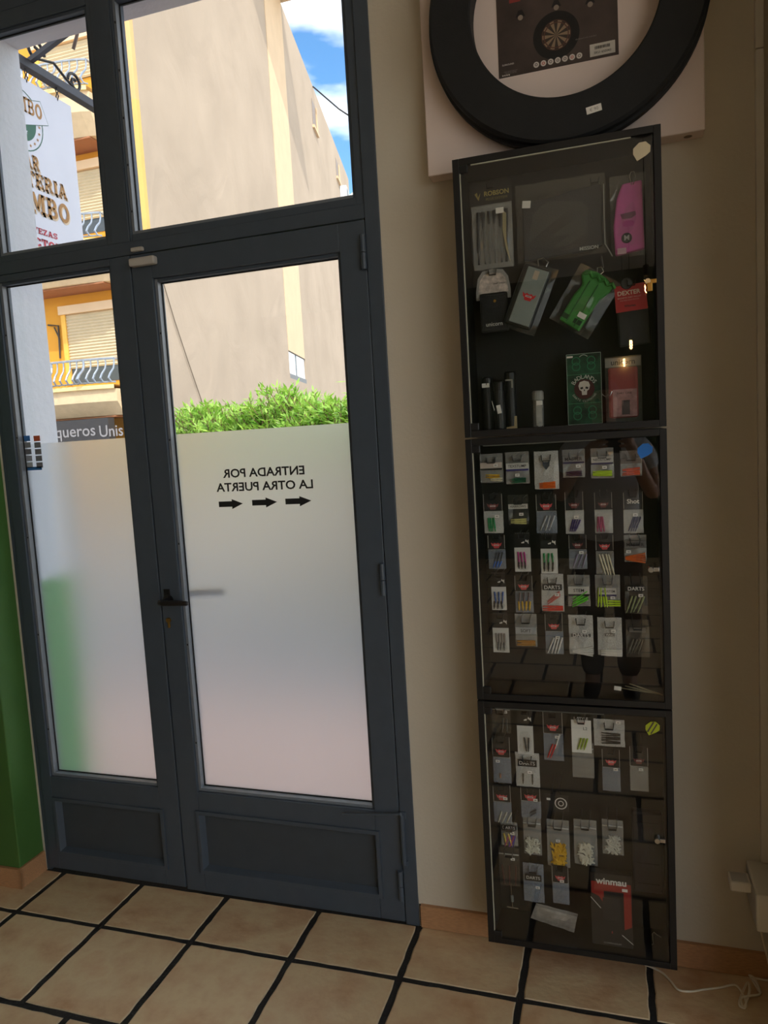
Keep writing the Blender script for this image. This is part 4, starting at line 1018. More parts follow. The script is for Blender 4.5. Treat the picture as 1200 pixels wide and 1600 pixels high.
# loose shafts on the floor of the middle case
zf = CASES['middle'][0] + .0175
t = thing('loose_darts', 'loose thin shafts with a white tag lying in the middle case', 'darts', (2.024, -.10, zf))
for k, (dx, a) in enumerate(((.0, .25), (.01, .1), (.02, .35))):
    o = shaft(t, cm((150, 140, 110)), (dx, -.005 * k, .012 + .004 * k), .085, .0022, PI / 2 + .12 + .1 * k); 
ubox('price_tag', M_PAPER, t, (-.05, -.012, .020), (.018, .001, .011), (0, .1, 0))

# bottom case
bt = 'bottom'
packet(bt, 0, 0, (767, 1101, 798, 1145), 'bag', 'dark grey bag with price under its hook', [(2, (84, 84, 80), 'v', .2, .3, .5, .2)], price=(.25, .78), bagm=M_BAGK)
packet(bt, 0, 1, (808, 1106, 833, 1178), 'card', 'silver sachet with dart barrel on black card', [(2, (70, 70, 72), 'v', .1, .22, .3, .2)])
packet(bt, 0, 2, (849, 1111, 880, 1188), 'head', 'black-headed packet with a red barrel', [(2, RED_, 'd', -.1, .2, .3, .14), (1, W, 'd', .2, .4, .3, .1)], logo='crown', price=(.2, .5))
packet(bt, 1, 3, (894, 1160, 928, 1215), 'bag', 'brownish empty-looking bag hanging behind the white card', [], y=-.075, bagm=M_BAG)
# white card with green shafts
y = -.105; xc, w, z0, z1 = place((893, 1120, 924, 1176), y); h = z1 - z0
t = thing('shaft_card', 'plain white card with three green shafts, in bottom case', 'packet', (xc, y, z0))
ubox('card', M_PAPER, t, (0, 0, h * .46), (w, .0014, h * .92)); ubox('card_header', cm(K), t, (0, -.0003, h * .955), (w, .0014, h * .09))
text('lettering', 'L-STYLE', cm(W), t, (0, -.0016, h * .955), w=w * .7, bold=.01)
text('lettering', 'SHAFT', cm((206, 70, 70)), t, (0, -.0012, h * .82), w=w * .42, bold=.02)
text('lettering', 'L2', cm((70, 70, 70)), t, (w * .2, -.0012, h * .68), w=w * .2)
for k in range(3): shaft(t, cm((150, 176, 40)), ((k - 1) * w * .16 + .003, -.004, h * .26), h * .34, .0024, .3)
hook(bt, xc, y, z1 - .004)
packet(bt, 0, 4, (928, 1124, 976, 1166), 'bag', 'wide milky bag with dark shafts in a block', [(6, (52, 50, 46), 'h', .05, .32, .62, .36)], price=(.3, .93), bagm=M_BAGW)
packet(bt, 1, 0, (770, 1150, 798, 1223), 'head', 'black-headed blue packet with price below emblem', [(1, (196, 140, 110), 'v', -.1, .16, .1, .1)], logo='crown', price=(-.2, .48))
packet(bt, 1, 1, (806, 1176, 843, 1229), 'bag', 'tan bag with black label and price', [(2, (90, 84, 74), 'v', .0, .25, .3, .4)], lab=(.72, .2, K, None, 'DARTS', .8), price=(.1, .46), bagm=M_BAGW)
packet(bt, 1, 4, (941, 1168, 969, 1236), 'head', 'black-headed blue packet with pink print below', [], logo='crown', price=(.25, .53))
t = packet(bt, 1, 5, (984, 1165, 1013, 1236), 'head', 'dim black-headed packet with faded emblem', [], logo='faded', price=(.1, .5), bagm=M_BAG)
packet(bt, 2, 0, (771, 1225, 799, 1285), 'head', 'black-headed blue packet of pale shafts', [(3, (206, 200, 180), 'd', .1, .16, .3, .5)], logo='crown', price=(.2, .66))
packet(bt, 2, 1, (814, 1229, 845, 1278), 'head', 'short black-headed blue packet with sticker on emblem', [(2, (60, 62, 68), 'D', .1, .2, .4, .1)], logo='crown', price=(.25, .62))
# black card with ring print
y = -.10; xc, w, z0, z1 = place((852, 1242, 888, 1267), y); h = z1 - z0
t = thing('flight_card', 'low black card printed with white rings, in bottom case', 'packet', (xc, y, z0))
ubox('card', cm((34, 34, 36)), t, (0, 0, h / 2), (w, .003, h))
MB().lathe([(h * .30, -.0018), (h * .36, -.0018)], 24, 'y').build('ring_print', cm(W), t, (w * .18, 0, h * .5))
MB().lathe([(h * .12, -.0018), (h * .17, -.0018)], 20, 'y').build('ring_print', cm(W), t, (w * .18, 0, h * .5))
ubox('price_sticker', M_PAPER, t, (-w * .35, -.002, h * .72), (.010, .0005, .006))
hook(bt, xc, y, z1 + .02)
packet(bt, 3, 0, (783, 1284, 809, 1321), 'bag', 'small bag of multicoloured shafts', [(2, PNK, 'd', 0, .22, .5, .3), (2, (90, 60, 160), 'd', .15, .22, .5, .2), (2, (220, 190, 80), 'l', -.1, .28, .5, .3)], lab=(.8, .2, K, None, 'DARTS', .9), price=(.2, .58))
packet(bt, 3, 1, (818, 1276, 846, 1335), 'bag', 'bag of white rubber pieces, leftmost', [(64, (214, 212, 196), 'r', 0, .24, .38, .6)])
packet(bt, 3, 2, (855, 1281, 890, 1354), 'bag', 'bag of bright yellow rubber pieces', [(110, (226, 176, 30), 'r', 0, .27, .44, .56)], price=(.0, .58))
packet(bt, 3, 3, (897, 1281, 933, 1351), 'bag', 'bag of white rubber pieces beside the yellow bag', [(100, (224, 218, 200), 'r', 0, .26, .42, .54)])
packet(bt, 3, 4, (941, 1281, 974, 1335), 'bag', 'bag of fine white pieces, rightmost', [(80, (206, 202, 190), 'r', 0, .3, .44, .54)])
packet(bt, 4, 0, (780, 1324, 812, 1384), 'bag', 'dark brown bag with price beside its hook', [(3, (96, 56, 44), 'v', 0, .3, .5, .6)], price=(.2, .74), bagm=M_BAGK)
packet(bt, 4, 1, (818, 1349, 850, 1409), 'bag', 'smoky bag with black label and price', [], lab=(.66, .17, K, None, 'DARTS', .8), price=(.2, .42), bagm=M_BAGB)
packet(bt, 4, 2, (863, 1351, 889, 1412), 'head', 'black-headed blue packet under the yellow bag', [], logo='crown', price=(.1, .62))
# small metal tool with a T end
y = -.105; p0, p1 = atY(797, 1355, y), atY(801, 1418, y)
t = thing('dart_tool', 'thin metal dart tool with T shaped end hanging in bottom case', 'tool', p1)
MB().tube([(0, 0, .002), (-.001, 0, .03), (-.003, 0, p0.z - p1.z)], [.0012, .0012, .001], 6).build('rod', M_CHROME, t)
MB().lathe([(0, .018), (.0042, .019), (.0042, .036), (0, .037)], 10).build('collar', mat('bluish_steel', (150, 166, 176), .3, .8), t)
MB().tube([(-.016, 0, 0), (.016, 0, -.001)], .0018, 6).build('cross_bar', M_CHROME, t)
# silver pouch lying tilted
y = -.09
a, b, c_, d_ = (atY(*q, y) for q in ((829, 1434), (838, 1411), (903, 1428), (897, 1457)))
cc_ = (a + b + c_ + d_) / 4
t = thing('silver_pouch', 'crumpled silver sachet lying tilted at the bottom of the case', 'sachet', cc_)
mb = MB(); N = 8; r_ = random.Random(9); vs = []
for s in (-1, 1):
    for j in range(5):
        for i in range(N + 1):
            u, v = i / N, j / 4
            q = a.lerp(d_, u).lerp(b.lerp(c_, u), v) - cc_
            q.y += s * (.006 * math.sin(PI * u) * math.sin(PI * v) + .0005) + r_.uniform(-.0016, .0016); vs.append(q)
for s in (0, 1):
    o_ = s * 5 * (N + 1)
    mb.f += [(o_ + j * (N + 1) + i, o_ + j * (N + 1) + i + 1, o_ + (j + 1) * (N + 1) + i + 1, o_ + (j + 1) * (N + 1) + i) for j in range(4) for i in range(N)]
mb.v = [tuple(v) for v in vs]; mb.build('foil', mat('silver_foil', (176, 170, 164), .4, .4, var=.2, scale=60), t)
MB().add([b - cc_ + Vector((0, -.004, 0)), b.lerp(a, .12) - cc_ + Vector((0, -.004, 0)), c_.lerp(d_, .12) - cc_ + Vector((0, -.004, 0)), c_ - cc_ + Vector((0, -.004, 0))], [(0, 1, 2, 3)]).build('seal_strip', cm((150, 146, 142)), t)
# black and red branded box
y = -.116; xc, w, z0, z1 = place((924, 1362, 988, 1474), y); z0 = max(z0, CASES['bottom'][0] + .0175); h = z1 - z0
t = thing('dart_case_box', 'black and red boxed dart case with white lettering in bottom case', 'box', (xc, y, z0))
MB().box(-w / 2, w / 2, -.012, .012, 0, h).build('carton', cm((32, 30, 31)), t, bevel=.002)
mr = cm((150, 38, 34))
MB().add([(-w * .48, -.0125, h * .72), (-w * .3, -.0125, h * .68), (-w * .18, -.0125, h * .58), (-w * .18, -.0125, h * .76), (w * .3, -.0125, h * .76), (w * .3, -.0125, h * .25), (w * .48, -.0125, h * .30), (w * .48, -.0125, h * .88), (-w * .48, -.0125, h * .88)], [(0, 1, 2, 3, 8), (3, 4, 7, 8), (4, 5, 6, 7)]).build('red_print', mr, t)
text('lettering', 'winmau', cm(W), t, (-.0, -.0132, h * .895), w=w * .74, bold=.03)
ubox('product_window', cm((46, 46, 46)), t, (.0, -.0128, h * .52), (w * .42, .0008, h * .3))
for p_, q_ in (((-.5, .66), (-.26, .52)), ((.24, .18), (.5, .07))):
    MB().tube([(p_[0] * w, -.0135, p_[1] * h), (q_[0] * w, -.0135, q_[1] * h)], .0008, 4).build('white_line', cm(W), t)
text('lettering', 'COMPENDIUM', cm((170, 168, 166)), t, (.0, -.0132, h * .045), w=w * .42)
ubox('price_sticker', M_PAPER, t, (w * .33, -.0134, h * .80), (.014, .0006, .008))
ubox('red_dot', cm((190, 50, 50)), t, (.0, -.0132, h * .20), (.0025, .0006, .006))
# dark case hanging at the right
y = -.05; xc, w, z0, z1 = place((988, 1266, 1036, 1392), y); h = z1 - z0
t = thing('dart_wallet', 'dark navy zip wallet at the right of the bottom case', 'wallet', (xc, y, z0))
MB().box(-w / 2, w / 2, -.012, .012, 0, h).build('shell', cm((28, 29, 38)), t, bevel=.006)
for k in range(4): MB().tube([(-w * .36, -.0128, h * (.12 + k * .25)), (w * .36, -.0128, h * (.12 + k * .25))], .0010, 4).build('seam', cm((18, 18, 24)), t)
text('lettering', 'DARTS', cm((44, 46, 60)), t, (0, -.0126, h * .56), h=h * .5, w=w * .4)
# small hooks hanging on the right of the bottom case
p = atY(1022, 1466, -.10)
t = thing('split_hook', 'small wire hook hanging low at the right of bottom case', 'hook', p)
MB().tube([(.018, 0, .006), (.006, 0, .012), (0, 0, .018), (-.004, 0, .012), (-.003, 0, -.006), (-.001, 0, -.016), (-.006, 0, -.02)], .0013, 6).build('wire', mat('dull_wire', (110, 106, 96), .5, .5), t)

# ---- top case
tp = 'top'
M_FAB = mat('black_fabric', (34, 34, 36), .85, var=.2, scale=120, bump=.3, bscale=400)
# gold lettered bag
y = -.10; xc, w, z0, z1 = place((736, 283, 802, 420), y); h = z1 - z0
t = thing('accessory_bag', 'tall clear bag of black pieces under a gold lettered black header', 'packet', (xc, y, z0))
ubox('header_card', cm(K), t, (0, -.004, h * .87), (w * .98, .0012, h * .26)); bag(t, M_BAG, w * .96, 0, h * .76, .02)
text('lettering', 'ROBSON', cm((160, 146, 84)), t, (w * .14, -.0052, h * .86), w=w * .58, bold=.03); text('lettering', 'PLUS SYSTEM', cm((130, 118, 70)), t, (w * .14, -.0052, h * .795), w=w * .5)
mb = MB().add([(-.5, -.005, .3), (-.1, -.005, .5), (0, -.005, -.1), (.4, -.005, .4), (.1, -.005, -.5), (-.2, -.005, -.1)], [tuple(range(6))]); o = mb.build('wing_mark', cm((150, 136, 80)), t); o.location = (-w * .30, 0, h * .84); o.scale = (w * .16, 1, w * .2)
for k in range(6): shaft(t, cm((40, 40, 42)), ((k - 2.5) * w * .13, -.002, h * .36), h * .6, .006, random.uniform(-.04, .04), 'flight_shaft')
MB().add([(.28 * w, -.012, .64 * h), (.36 * w, -.013, .6 * h), (.34 * w, -.012, .3 * h), (.42 * w, -.012, .04 * h), (.32 * w, -.012, .2 * h), (.26 * w, -.012, .42 * h)], [(0, 1, 2, 5), (5, 2, 3, 4)]).build('foil_fold', mat('yellowish_foil', (186, 176, 140), .3, .5), t)
ubox('price_sticker', M_PAPER, t, (.21 * w, -.013, h * .64), (.020, .0006, .014)); hook(tp, xc, y, z1 - .006)
# big charcoal pouch in a bag
y = -.075; xc, w, z0, z1 = place((812, 300, 942, 402), y); h = z1 - z0
t = thing('dart_pouch', 'large flat charcoal pouch in clear wrap across top case', 'pouch', (xc, y, z0))
vs = [(-w * .46, h * .90), (-w * .2, h * .92), (w * .2, h * 1.0), (w * .5, h * 1.02), (w * .5, h * .1), (w * .3, h * .04), (-w * .46, 0)]
MB().prism_y(vs, -.008, .010).build('shell', mat('charcoal_fabric', (66, 65, 66), .8, var=.06, scale=60, bump=.2, bscale=300), t, bevel=.003)
ml = text('lettering', 'MISSION', cm((180, 178, 174)), t, (w * .33, -.0086, h * .08), w=w * .22, bold=.02)
o = bag(t, M_BAGK, w * 1.08, -h * .02, h * 1.2, .03); ubox('price_sticker', M_PAPER, t, (-w * .40, -.0165, h * .86), (.021, .0006, .018), (0, .12, 0))
MB().tube([(w * .52, -.012, h * 1.0), (w * .515, -.014, h * .5), (w * .52, -.014, h * .1), (w * .60, -.014, -h * .1)], .0016, 5).build('wrap_edge', cm((150, 148, 142)), t); hook(tp, xc + w * .42, y, z1 + .02)
# pink case
y = -.085; xc, w, z0, z1 = place((956, 286, 1007, 398), y); h = z1 - z0
t = thing('dart_case', 'pink slim dart case in clear wrap, hanging at top right', 'case', (xc, y, z0))
MB().prism_y([(-w * .34, h * .78), (-w * .16, h * .98), (w * .44, h * 1.0), (w * .48, h * .05), (-w * .42, 0), (-w * .46, h * .4)], -.012, .010).build('shell', mat('pink_fabric', (198, 90, 158), .7, var=.08, scale=50), t, bevel=.004)
MB().prism_y([(-w * .24, h * .56), (w * .22, h * .58), (w * .24, h * .53), (w * .1, h * .49), (-w * .18, h * .49)], -.0135, -.012).build('slot', cm((120, 50, 92)), t)
MB().lathe([(0, -.0165), (.0115, -.0165), (.0125, -.014), (.0125, -.0125)], 20, 'y', (-w * .06, 0, h * .22)).build('badge', cm((40, 40, 44)), t); text('lettering', 'M', cm((190, 188, 190)), t, (-w * .06, -.0172, h * .22), w=.012, bold=.02)
bag(t, M_BAGK, w * 1.1, -h * .03, h * 1.12, .034); ubox('price_sticker', cm((206, 170, 180)), t, (-w * .22, -.018, h * .04), (.021, .0006, .014))
p = atY(988, 278, y) - t.location
MB().tube([(p.x - .003, -.012, p.z - .02), (p.x - .007, -.012, p.z), (p.x - .003, -.012, p.z + .011), (p.x + .004, -.012, p.z + .011), (p.x + .007, -.012, p.z), (p.x + .001, -.012, p.z - .02)], .0011, 6).build('wire_loop', M_CHROME, t)
# arched card with wallet
y = -.10; xc, w, z0, z1 = place((745, 420, 799, 519), y); h = z1 - z0
t = thing('dart_wallet', 'black snap wallet hanging under an arched white print card', 'wallet', (xc, y, z0))
arch = [(-w * .5, h * .52), (-w * .5, h * .66), (-w * .44, h * .86), (-w * .30, h * .97), (0, h), (.30 * w, h * .97), (.44 * w, h * .86), (.5 * w, h * .66), (.5 * w, h * .52)]
MB().prism_y(arch, -.004, -.003).build('print_card', cm((150, 148, 146)), t)
MB().prism_y([(a * .86, h * .62 + (b - h * .62) * .84 if b > h * .62 else h * .62) for a, b in arch], -.0046, -.0040).build('print_area', mat('card_print', (196, 182, 174), .7, var=.4, scale=90), t)
text('lettering', 'DART WALLET', cm(K), t, (w * .20, -.0052, h * .76), w=w * .36, bold=.01)
MB().box(-w * .40, w * .40, -.010, .006, 0, h * .62).build('pouch', M_FAB, t, bevel=.005)
MB().prism_y([(-w * .40, h * .56), (w * .40, h * .56), (w * .34, h * .40), (0, h * .36), (-w * .34, h * .40)], -.0125, -.0100).build('flap', M_FAB, t, bevel=.001)
MB().lathe([(0, -.0150), (.0035, -.0145), (.0042, -.0125)], 14, 'y', (w * .04, 0, h * .48)).build('snap', M_BRASS, t)
text('lettering', 'unicorn', cm((200, 198, 194)), t, (0, -.0108, h * .12), w=w * .48, bold=.015); hook(tp, xc, y, z1 - .004)
# tilted cases
def tilted(quad, y):
    P_ = [atY(*q, y) for q in quad]
    c = sum(P_, Vector((0, 0, 0))) / 4
    topm, botm = (P_[0] + P_[1]) / 2, (P_[2] + P_[3]) / 2
    d = topm - botm; ang = math.atan2(d.x, d.z)
    lat = Vector((d.z, 0, -d.x)).normalized()
    w = (abs((P_[1] - P_[0]).dot(lat)) + abs((P_[2] - P_[3]).dot(lat))) / 2
    return c, w, d.length, ang
c, w, L_, ang = tilted(((822, 408), (872, 421), (833, 527), (787, 503)), -.105)
t = thing('dart_case', 'grey dart case with red winged emblem, hanging tilted by carabiner', 'case', c, None, (0, ang, 0))
MB().box(-w * .50, w * .36, -.016, .010, -L_ * .47, L_ * .46).build('shell', cm((40, 41, 42)), t, bevel=.008)
MB().box(-w * .34, w * .30, -.019, -.0155, -L_ * .43, L_ * .42).build('front_face', mat('grey_neoprene', (138, 146, 142), .7, var=.06, scale=50), t, bevel=.002)
emblem(t, cm((206, 40, 44)), -w * .02, -.0195, -L_ * .01, w * .42); ubox('price_sticker', cm((190, 170, 150)), t, (-w * .03, -.0195, L_ * .32), (.013, .0006, .022))
bag(t, M_BAGK, w * 1.05, -L_ * .52, L_ * .5, .034)
MB().tube([(-w * .06, -.008, L_ * .46), (-w * .16, -.008, L_ * .55), (-w * .02, -.008, L_ * .60), (w * .16, -.008, L_ * .56), (w * .14, -.008, L_ * .49)], .0018, 6).build('carabiner', M_CHROME, t)
c, w, L_, ang = tilted(((913, 413), (966, 441), (918, 531), (860, 494)), -.105)
t = thing('dart_case', 'green rubbery dart case in clear wrap, hanging tilted', 'case', c, None, (0, ang, 0))
pts = [(-w * .30, -L_ * .46), (w * .26, -L_ * .48), (w * .30, L_ * .1), (w * .40, L_ * .26), (w * .44, L_ * .38), (w * .2, L_ * .46), (-w * .1, L_ * .48), (-w * .34, L_ * .44), (-w * .40, L_ * .34), (-w * .24, L_ * .2), (-w * .30, L_ * .0)]
M_GRNC = mat('green_rubber', (66, 138, 62), .6, var=.1, scale=40)
MB().prism_y(pts, -.014, .010).build('shell', M_GRNC, t, bevel=.005)
for s in (-.12, .1): MB().tube([(s * w, -.0145, -L_ * .44), (s * w, -.0150, L_ * .3)], .0016, 5).build('seam', cm((46, 104, 44)), t)
for s in (-.2, .12): ubox('dark_patch', cm((34, 66, 34)), t, (s * w, -.0148, -L_ * .36), (w * .2, .001, L_ * .08))
for k in range(4): MB().tube([(w * (-.32 + k * .2), -.014, L_ * .36), (w * (-.22 + k * .2), -.018, L_ * .42), (w * (-.12 + k * .2), -.014, L_ * .37)], .004, 6).build('fold', M_GRNC, t)
bag(t, M_BAGK, w * 1.1, -L_ * .52, L_ * .5, .036); ubox('price_sticker', M_PAPER, t, (w * .14, -.0165, -L_ * .24), (.021, .0006, .013), (0, 0, 0))
MB().tube([(-w * .06, -.008, L_ * .46), (-w * .14, -.008, L_ * .54), (-w * .06, -.008, L_ * .58), (w * .04, -.008, L_ * .53), (w * .0, -.008, L_ * .46)], .0015, 6).build('carabiner', M_CHROME, t); MB().tube([(-w * .02, -.008, L_ * .58), (-w * .2, -.009, L_ * .72)], .003, 6).build('strap', cm((52, 50, 48)), t)
# red card
y = -.105; xc, w, z0, z1 = place((962, 441, 1012, 486), y); h = z1 - z0
t = thing('dart_card', 'red product card with white lettering and a round cutout badge', 'card', (xc, y, z0), None, (0, -.05, 0))
ubox('card', cm((176, 44, 46)), t, (0, 0, h * .47), (w, .002, h * .92)); MB().lathe([(0, -.0035), (w * .17, -.0035), (w * .19, -.001), (w * .19, .002)], 22, 'y', (-w * .10, 0, h * .98)).build('badge', cm((58, 60, 62)), t)
text('lettering', 'DEXTER', cm((222, 200, 180)), t, (-w * .05, -.0016, h * .66), w=w * .72, bold=.025); text('lettering', 'MAGNETIC DART WALLET', cm((206, 170, 160)), t, (-w * .05, -.0016, h * .49), w=w * .74, bold=.01)
text('lettering', 'THE RED DART RANGE', cm((200, 160, 150)), t, (-w * .05, -.0016, h * .40), w=w * .6); text('lettering', 'Winmau', cm((60, 30, 30)), t, (-w * .05, -.0016, h * .20), w=w * .36, bold=.03)
MB().box(-w * .48, w * .55, .002, .016, -h * 1.2, h * .1).build('wallet', cm((26, 26, 28)), t, bevel=.004); hook(tp, xc, y, z1 + .004)
# stem tubes standing on the floor of the case
zf = CASES['top'][0] + .0175
def tube_case(px_, label, m, mt, hh, y=-.085, lean=0.0):
    p = atY(px_[0], px_[1], y)
    t = thing('dart_tube', label, 'tube', (p.x, y, zf), 'dart tubes standing in the top case', (0, lean, 0))
    MB().lathe([(0, 0), (.013, 0), (.014, .002), (.0135, hh), (0, hh)], 16).build('tube', m, t, smooth=False); MB().lathe([(.0142, hh - .018), (.0150, hh - .016), (.0150, hh + .002), (.012, hh + .006), (0, hh + .006)], 16).build('cap', mt, t)
    return t
MK = cm((36, 36, 38)); MT = clear_mat('clear_tube', haze=.32, haze_c=(206, 202, 196), rough=.1)
t = tube_case((763, 640), 'black dart tube, left of the three dark tubes', MK, M_BLACK, .135); ubox('price_sticker', M_PAPER, t, (-.002, -.0145, .118), (.020, .0006, .011))
t = tube_case((781, 640), 'black dart tube with white tag, middle of the three dark tubes', MK, M_BLACK, .120, -.105); ubox('price_sticker', M_PAPER, t, (.0, -.0146, .052), (.011, .0006, .022), (0, -.15, 0)); MB().tube([(-.018, -.0146, .075), (-.012, -.0146, .05)], .001, 4).build('white_line', cm(W), t)
t = tube_case((799, 635), 'black dart tube with pale clip, right of the dark tubes', MK, M_BLACK, .145, -.075); ubox('clip', cm((150, 148, 140)), t, (-.002, -.0146, .128), (.018, .002, .004)); ubox('clip', cm((150, 148, 140)), t, (.006, -.0146, .118), (.004, .002, .022))
t = tube_case((841, 640), 'clear tube with white insert standing beside the dark tubes', MT, mat('clear_cap', (150, 148, 142), .3), .088, -.09); ubox('insert', cm((186, 180, 168)), t, (.002, 0, .042), (.015, .002, .078)); ubox('price_sticker', M_PAPER, t, (.005, -.0146, .062), (.015, .0006, .011))
mb = MB(); p = atY(800, 668, -.11); tag(mb.prism_y([(0, 0), (.028, 0), (.028, .032), (.022, .032), (.020, .006), (0, .004)], -.002, .002).build('metal_bracket', mat('pale_brass', (200, 180, 140), .4, .5), loc=(p.x - .014, -.11, zf)), 'small pale metal L bracket standing at the foot of dark tubes', 'bracket')
# green skull box (plain generic print)
y = -.085; xc, w, z0, z1 = place((887, 553, 940, 665), y); h = z1 - zf
t = thing('printed_box', 'tall dark green printed box with round skull badge', 'box', (xc, y, zf))
MB().box(-w / 2, w / 2, -.012, .018, 0, h).build('carton', mat('dark_green_print', (20, 66, 44), .45, var=.75, scale=42), t, bevel=.001)
pts = [(-w * .5, 0), (w * .5, 0), (w * .5, h), (-w * .5, h)]
for a, b in zip(pts, pts[1:] + pts[:1]): MB().tube([(a[0], -.0125, a[1]), (b[0], -.0125, b[1])], .0007, 4).build('border', cm((170, 180, 174)), t)
for zz in (.30, .71): ubox('rule', cm((60, 140, 100)), t, (0, -.0123, h * zz), (w * .98, .0005, .0010))
MB().lathe([(0, -.0128), (w * .30, -.0128)], 28, 'y', (0, 0, h * .50)).build('badge', cm((70, 22, 24)), t)
sk_ = MB().add([(w * a, -.0134, h * .50 + w * b) for a, b in ((-.17, .10), (-.13, .21), (0, .25), (.13, .21), (.17, .10), (.14, -.02), (.08, -.06), (.07, -.18), (-.07, -.18), (-.08, -.06), (-.14, -.02))], [tuple(range(11))]).build('skull_mark', cm((206, 200, 192)), t)
for s in (-1, 1): ubox('eye', cm(K), sk_, (s * w * .075, -.0138, h * .50 + w * .03), (w * .08, .0004, w * .06), (0, s * .3, 0))
ubox('nose', cm(K), sk_, (0, -.0138, h * .50 - w * .04), (w * .03, .0004, w * .05))
def arc_text(s, R_, a0, a1, size, m, flip=False):
    for i, ch in enumerate(s):
        if ch == ' ': continue
        a = a0 + (a1 - a0) * (i + .5) / len(s)
        o = text('letter', ch, m, t, (R_ * math.cos(a), -.0134, h * .50 + R_ * math.sin(a)), h=size)
        o.rotation_euler = (PI / 2, -(a - PI / 2) if not flip else -(a + PI / 2), 0)
arc_text('BADLANDS', w * .37, PI * .86, PI * .14, w * .12, cm((206, 204, 196)))
arc_text('DARTS CLOTHING', w * .36, PI * 1.14, PI * 1.86, w * .06, cm((190, 188, 180)), True)
MB().tube([(w * (-.12 + .24 * k / 8), -.0135, h * .955 + .005 * math.sin(PI * k / 8)) for k in range(9)], .0009, 5).build('hang_loop', cm((180, 186, 180)), t); ubox('price_sticker', M_PAPER, t, (-w * .40, -.0128, h * .965), (w * .18, .0005, h * .025))
for zz in (.12, .2, .82, .9):
    for s in (-1, 1): MB().lathe([(w * .10, -.0126), (w * .13, -.0126)], 14, 'y', (s * w * .22, 0, h * zz)).build('scroll_print', cm((36, 116, 80)), t)
# red case blister
y = -.085; xc, w, z0, z1 = place((946, 557, 1003, 658), y); h = z1 - zf
t = thing('dart_case_box', 'clear fronted box with a red slim case inside', 'box', (xc, y, zf))
MB().box(-w / 2, w / 2, .008, .020, 0, h).build('back_card', cm((96, 94, 90)), t)
MB().box(-w * .42, w * .40, -.008, .008, h * .06, h * .84).build('inner_case', mat('red_shell', (150, 44, 46), .5, var=.08, scale=30), t, bevel=.006)
MB().prism_y([(-w * .30, h * .08), (w * .36, h * .08), (w * .36, h * .50), (-w * .30, h * .50)], -.0092, -.0082).build('print_card', mat('pinkish_print', (176, 128, 128), .7, var=.3, scale=70), t)
ubox('print_figure', cm((70, 50, 56)), t, (w * .05, -.0096, h * .22), (w * .22, .0006, h * .22)); text('lettering', 'DART CASE', cm((70, 40, 44)), t, (w * .02, -.0098, h * .44), w=w * .4, bold=.01)
ubox('header_print', cm((150, 148, 142)), t, (0, -.0005 + .006, h * .92), (w * .98, .002, h * .14)); text('lettering', 'unicorn', cm((40, 40, 44)), t, (-.0, .0042, h * .92), w=w * .66, bold=.02)
MB().box(-w / 2, w / 2, -.014, .008, 0, h).build('clear_window', clear_mat('blister', haze=.05, haze_c=(190, 188, 184), rough=.06), t)
mb = MB(); p = atY(948, 617, -.115); t2 = thing('wire_clip', 'small bent wire clip hanging beside the red cased box', 'clip', p); MB().tube([(-.012, 0, .003), (-.004, 0, -.004), (.002, 0, .006), (.008, 0, -.003), (.013, 0, .008)], .0014, 5).build('wire', M_CHROME, t2)

# ------------------------------------------------------------------ ring and carton on top of the cases
ZT = CASES['top'][1]
BX0, BX1, BD = 1.5205, 2.2115, .056
t = thing('carton', 'large white cardboard carton standing on the top display case', 'box', ((BX0 + BX1) / 2, 0, ZT))
OC = Vector(((BX0 + BX1) / 2, 0, ZT))
o = MB().box(BX0, BX1, -BD, -.002, ZT + .0005, ZT + .70).build('body', M_BOX, t, bevel=.003); o.location = -OC
px0, px1, pz0 = atY(779, 100, -BD).x, atY(966, 50, -BD).x, atY(870, 105, -BD).z
ys = -BD - .0008
pr = MB().box(px0, px1, ys, -BD, pz0, pz0 + .36).build('printed_sheet', mat('sepia_photo_print', (74, 62, 58), .55, var=.35, scale=9), t); pr.location = -OC
def pbox(name, c, m, x0, x1, z0, z1, d=.0006):
    return MB().box(x0, x1, ys - d, ys, z0, z1).build(name, m, pr)
bcx = atY(869, 55, ys); R_ = (atY(906, 57, ys).x - atY(833, 57, ys).x) / 2
MB().lathe([(0, ys - .0006), (R_, ys - .0006)], 40, 'y', (bcx.x, 0, bcx.z)).build('print_surround', cm((22, 22, 23)), pr)
for k in range(20):
    a0_, a1_ = 2 * PI * (k + .5) / 20, 2 * PI * (k + 1.5) / 20
    m = cm((150, 128, 104)) if k % 2 else cm((62, 52, 46))
    MB().add([(bcx.x, ys - .0010, bcx.z)] + [(bcx.x + R_ * .62 * math.cos(a0_ + (a1_ - a0_) * q / 3), ys - .0010, bcx.z + R_ * .62 * math.sin(a0_ + (a1_ - a0_) * q / 3)) for q in range(4)], [(0, 1, 2, 3, 4)]).build('print_segment', m, pr)
MB().lathe([(R_ * .50, ys - .0013), (R_ * .545, ys - .0013)], 40, 'y', (bcx.x, 0, bcx.z)).build('print_ring', cm((96, 60, 50)), pr)
MB().lathe([(R_ * .60, ys - .0013), (R_ * .64, ys - .0013)], 40, 'y', (bcx.x, 0, bcx.z)).build('print_ring', cm((84, 54, 46)), pr)
for q in ((813, 24), (869, 8), (922, 3)):
    p = atY(*q, ys); MB().add([(p.x - .005, ys - .0007, p.z + .012), (p.x + .005, ys - .0007, p.z + .012), (p.x + .012, ys - .0007, p.z - .004), (p.x - .012, ys - .0007, p.z - .004)], [(0, 1, 2, 3)]).build('print_lamp', cm((28, 26, 26)), pr)
    MB().lathe([(0, ys - .0009), (.0065, ys - .0009)], 16, 'y', (p.x, 0, p.z - .006)).build('print_glow', cm((150, 136, 124)), pr)
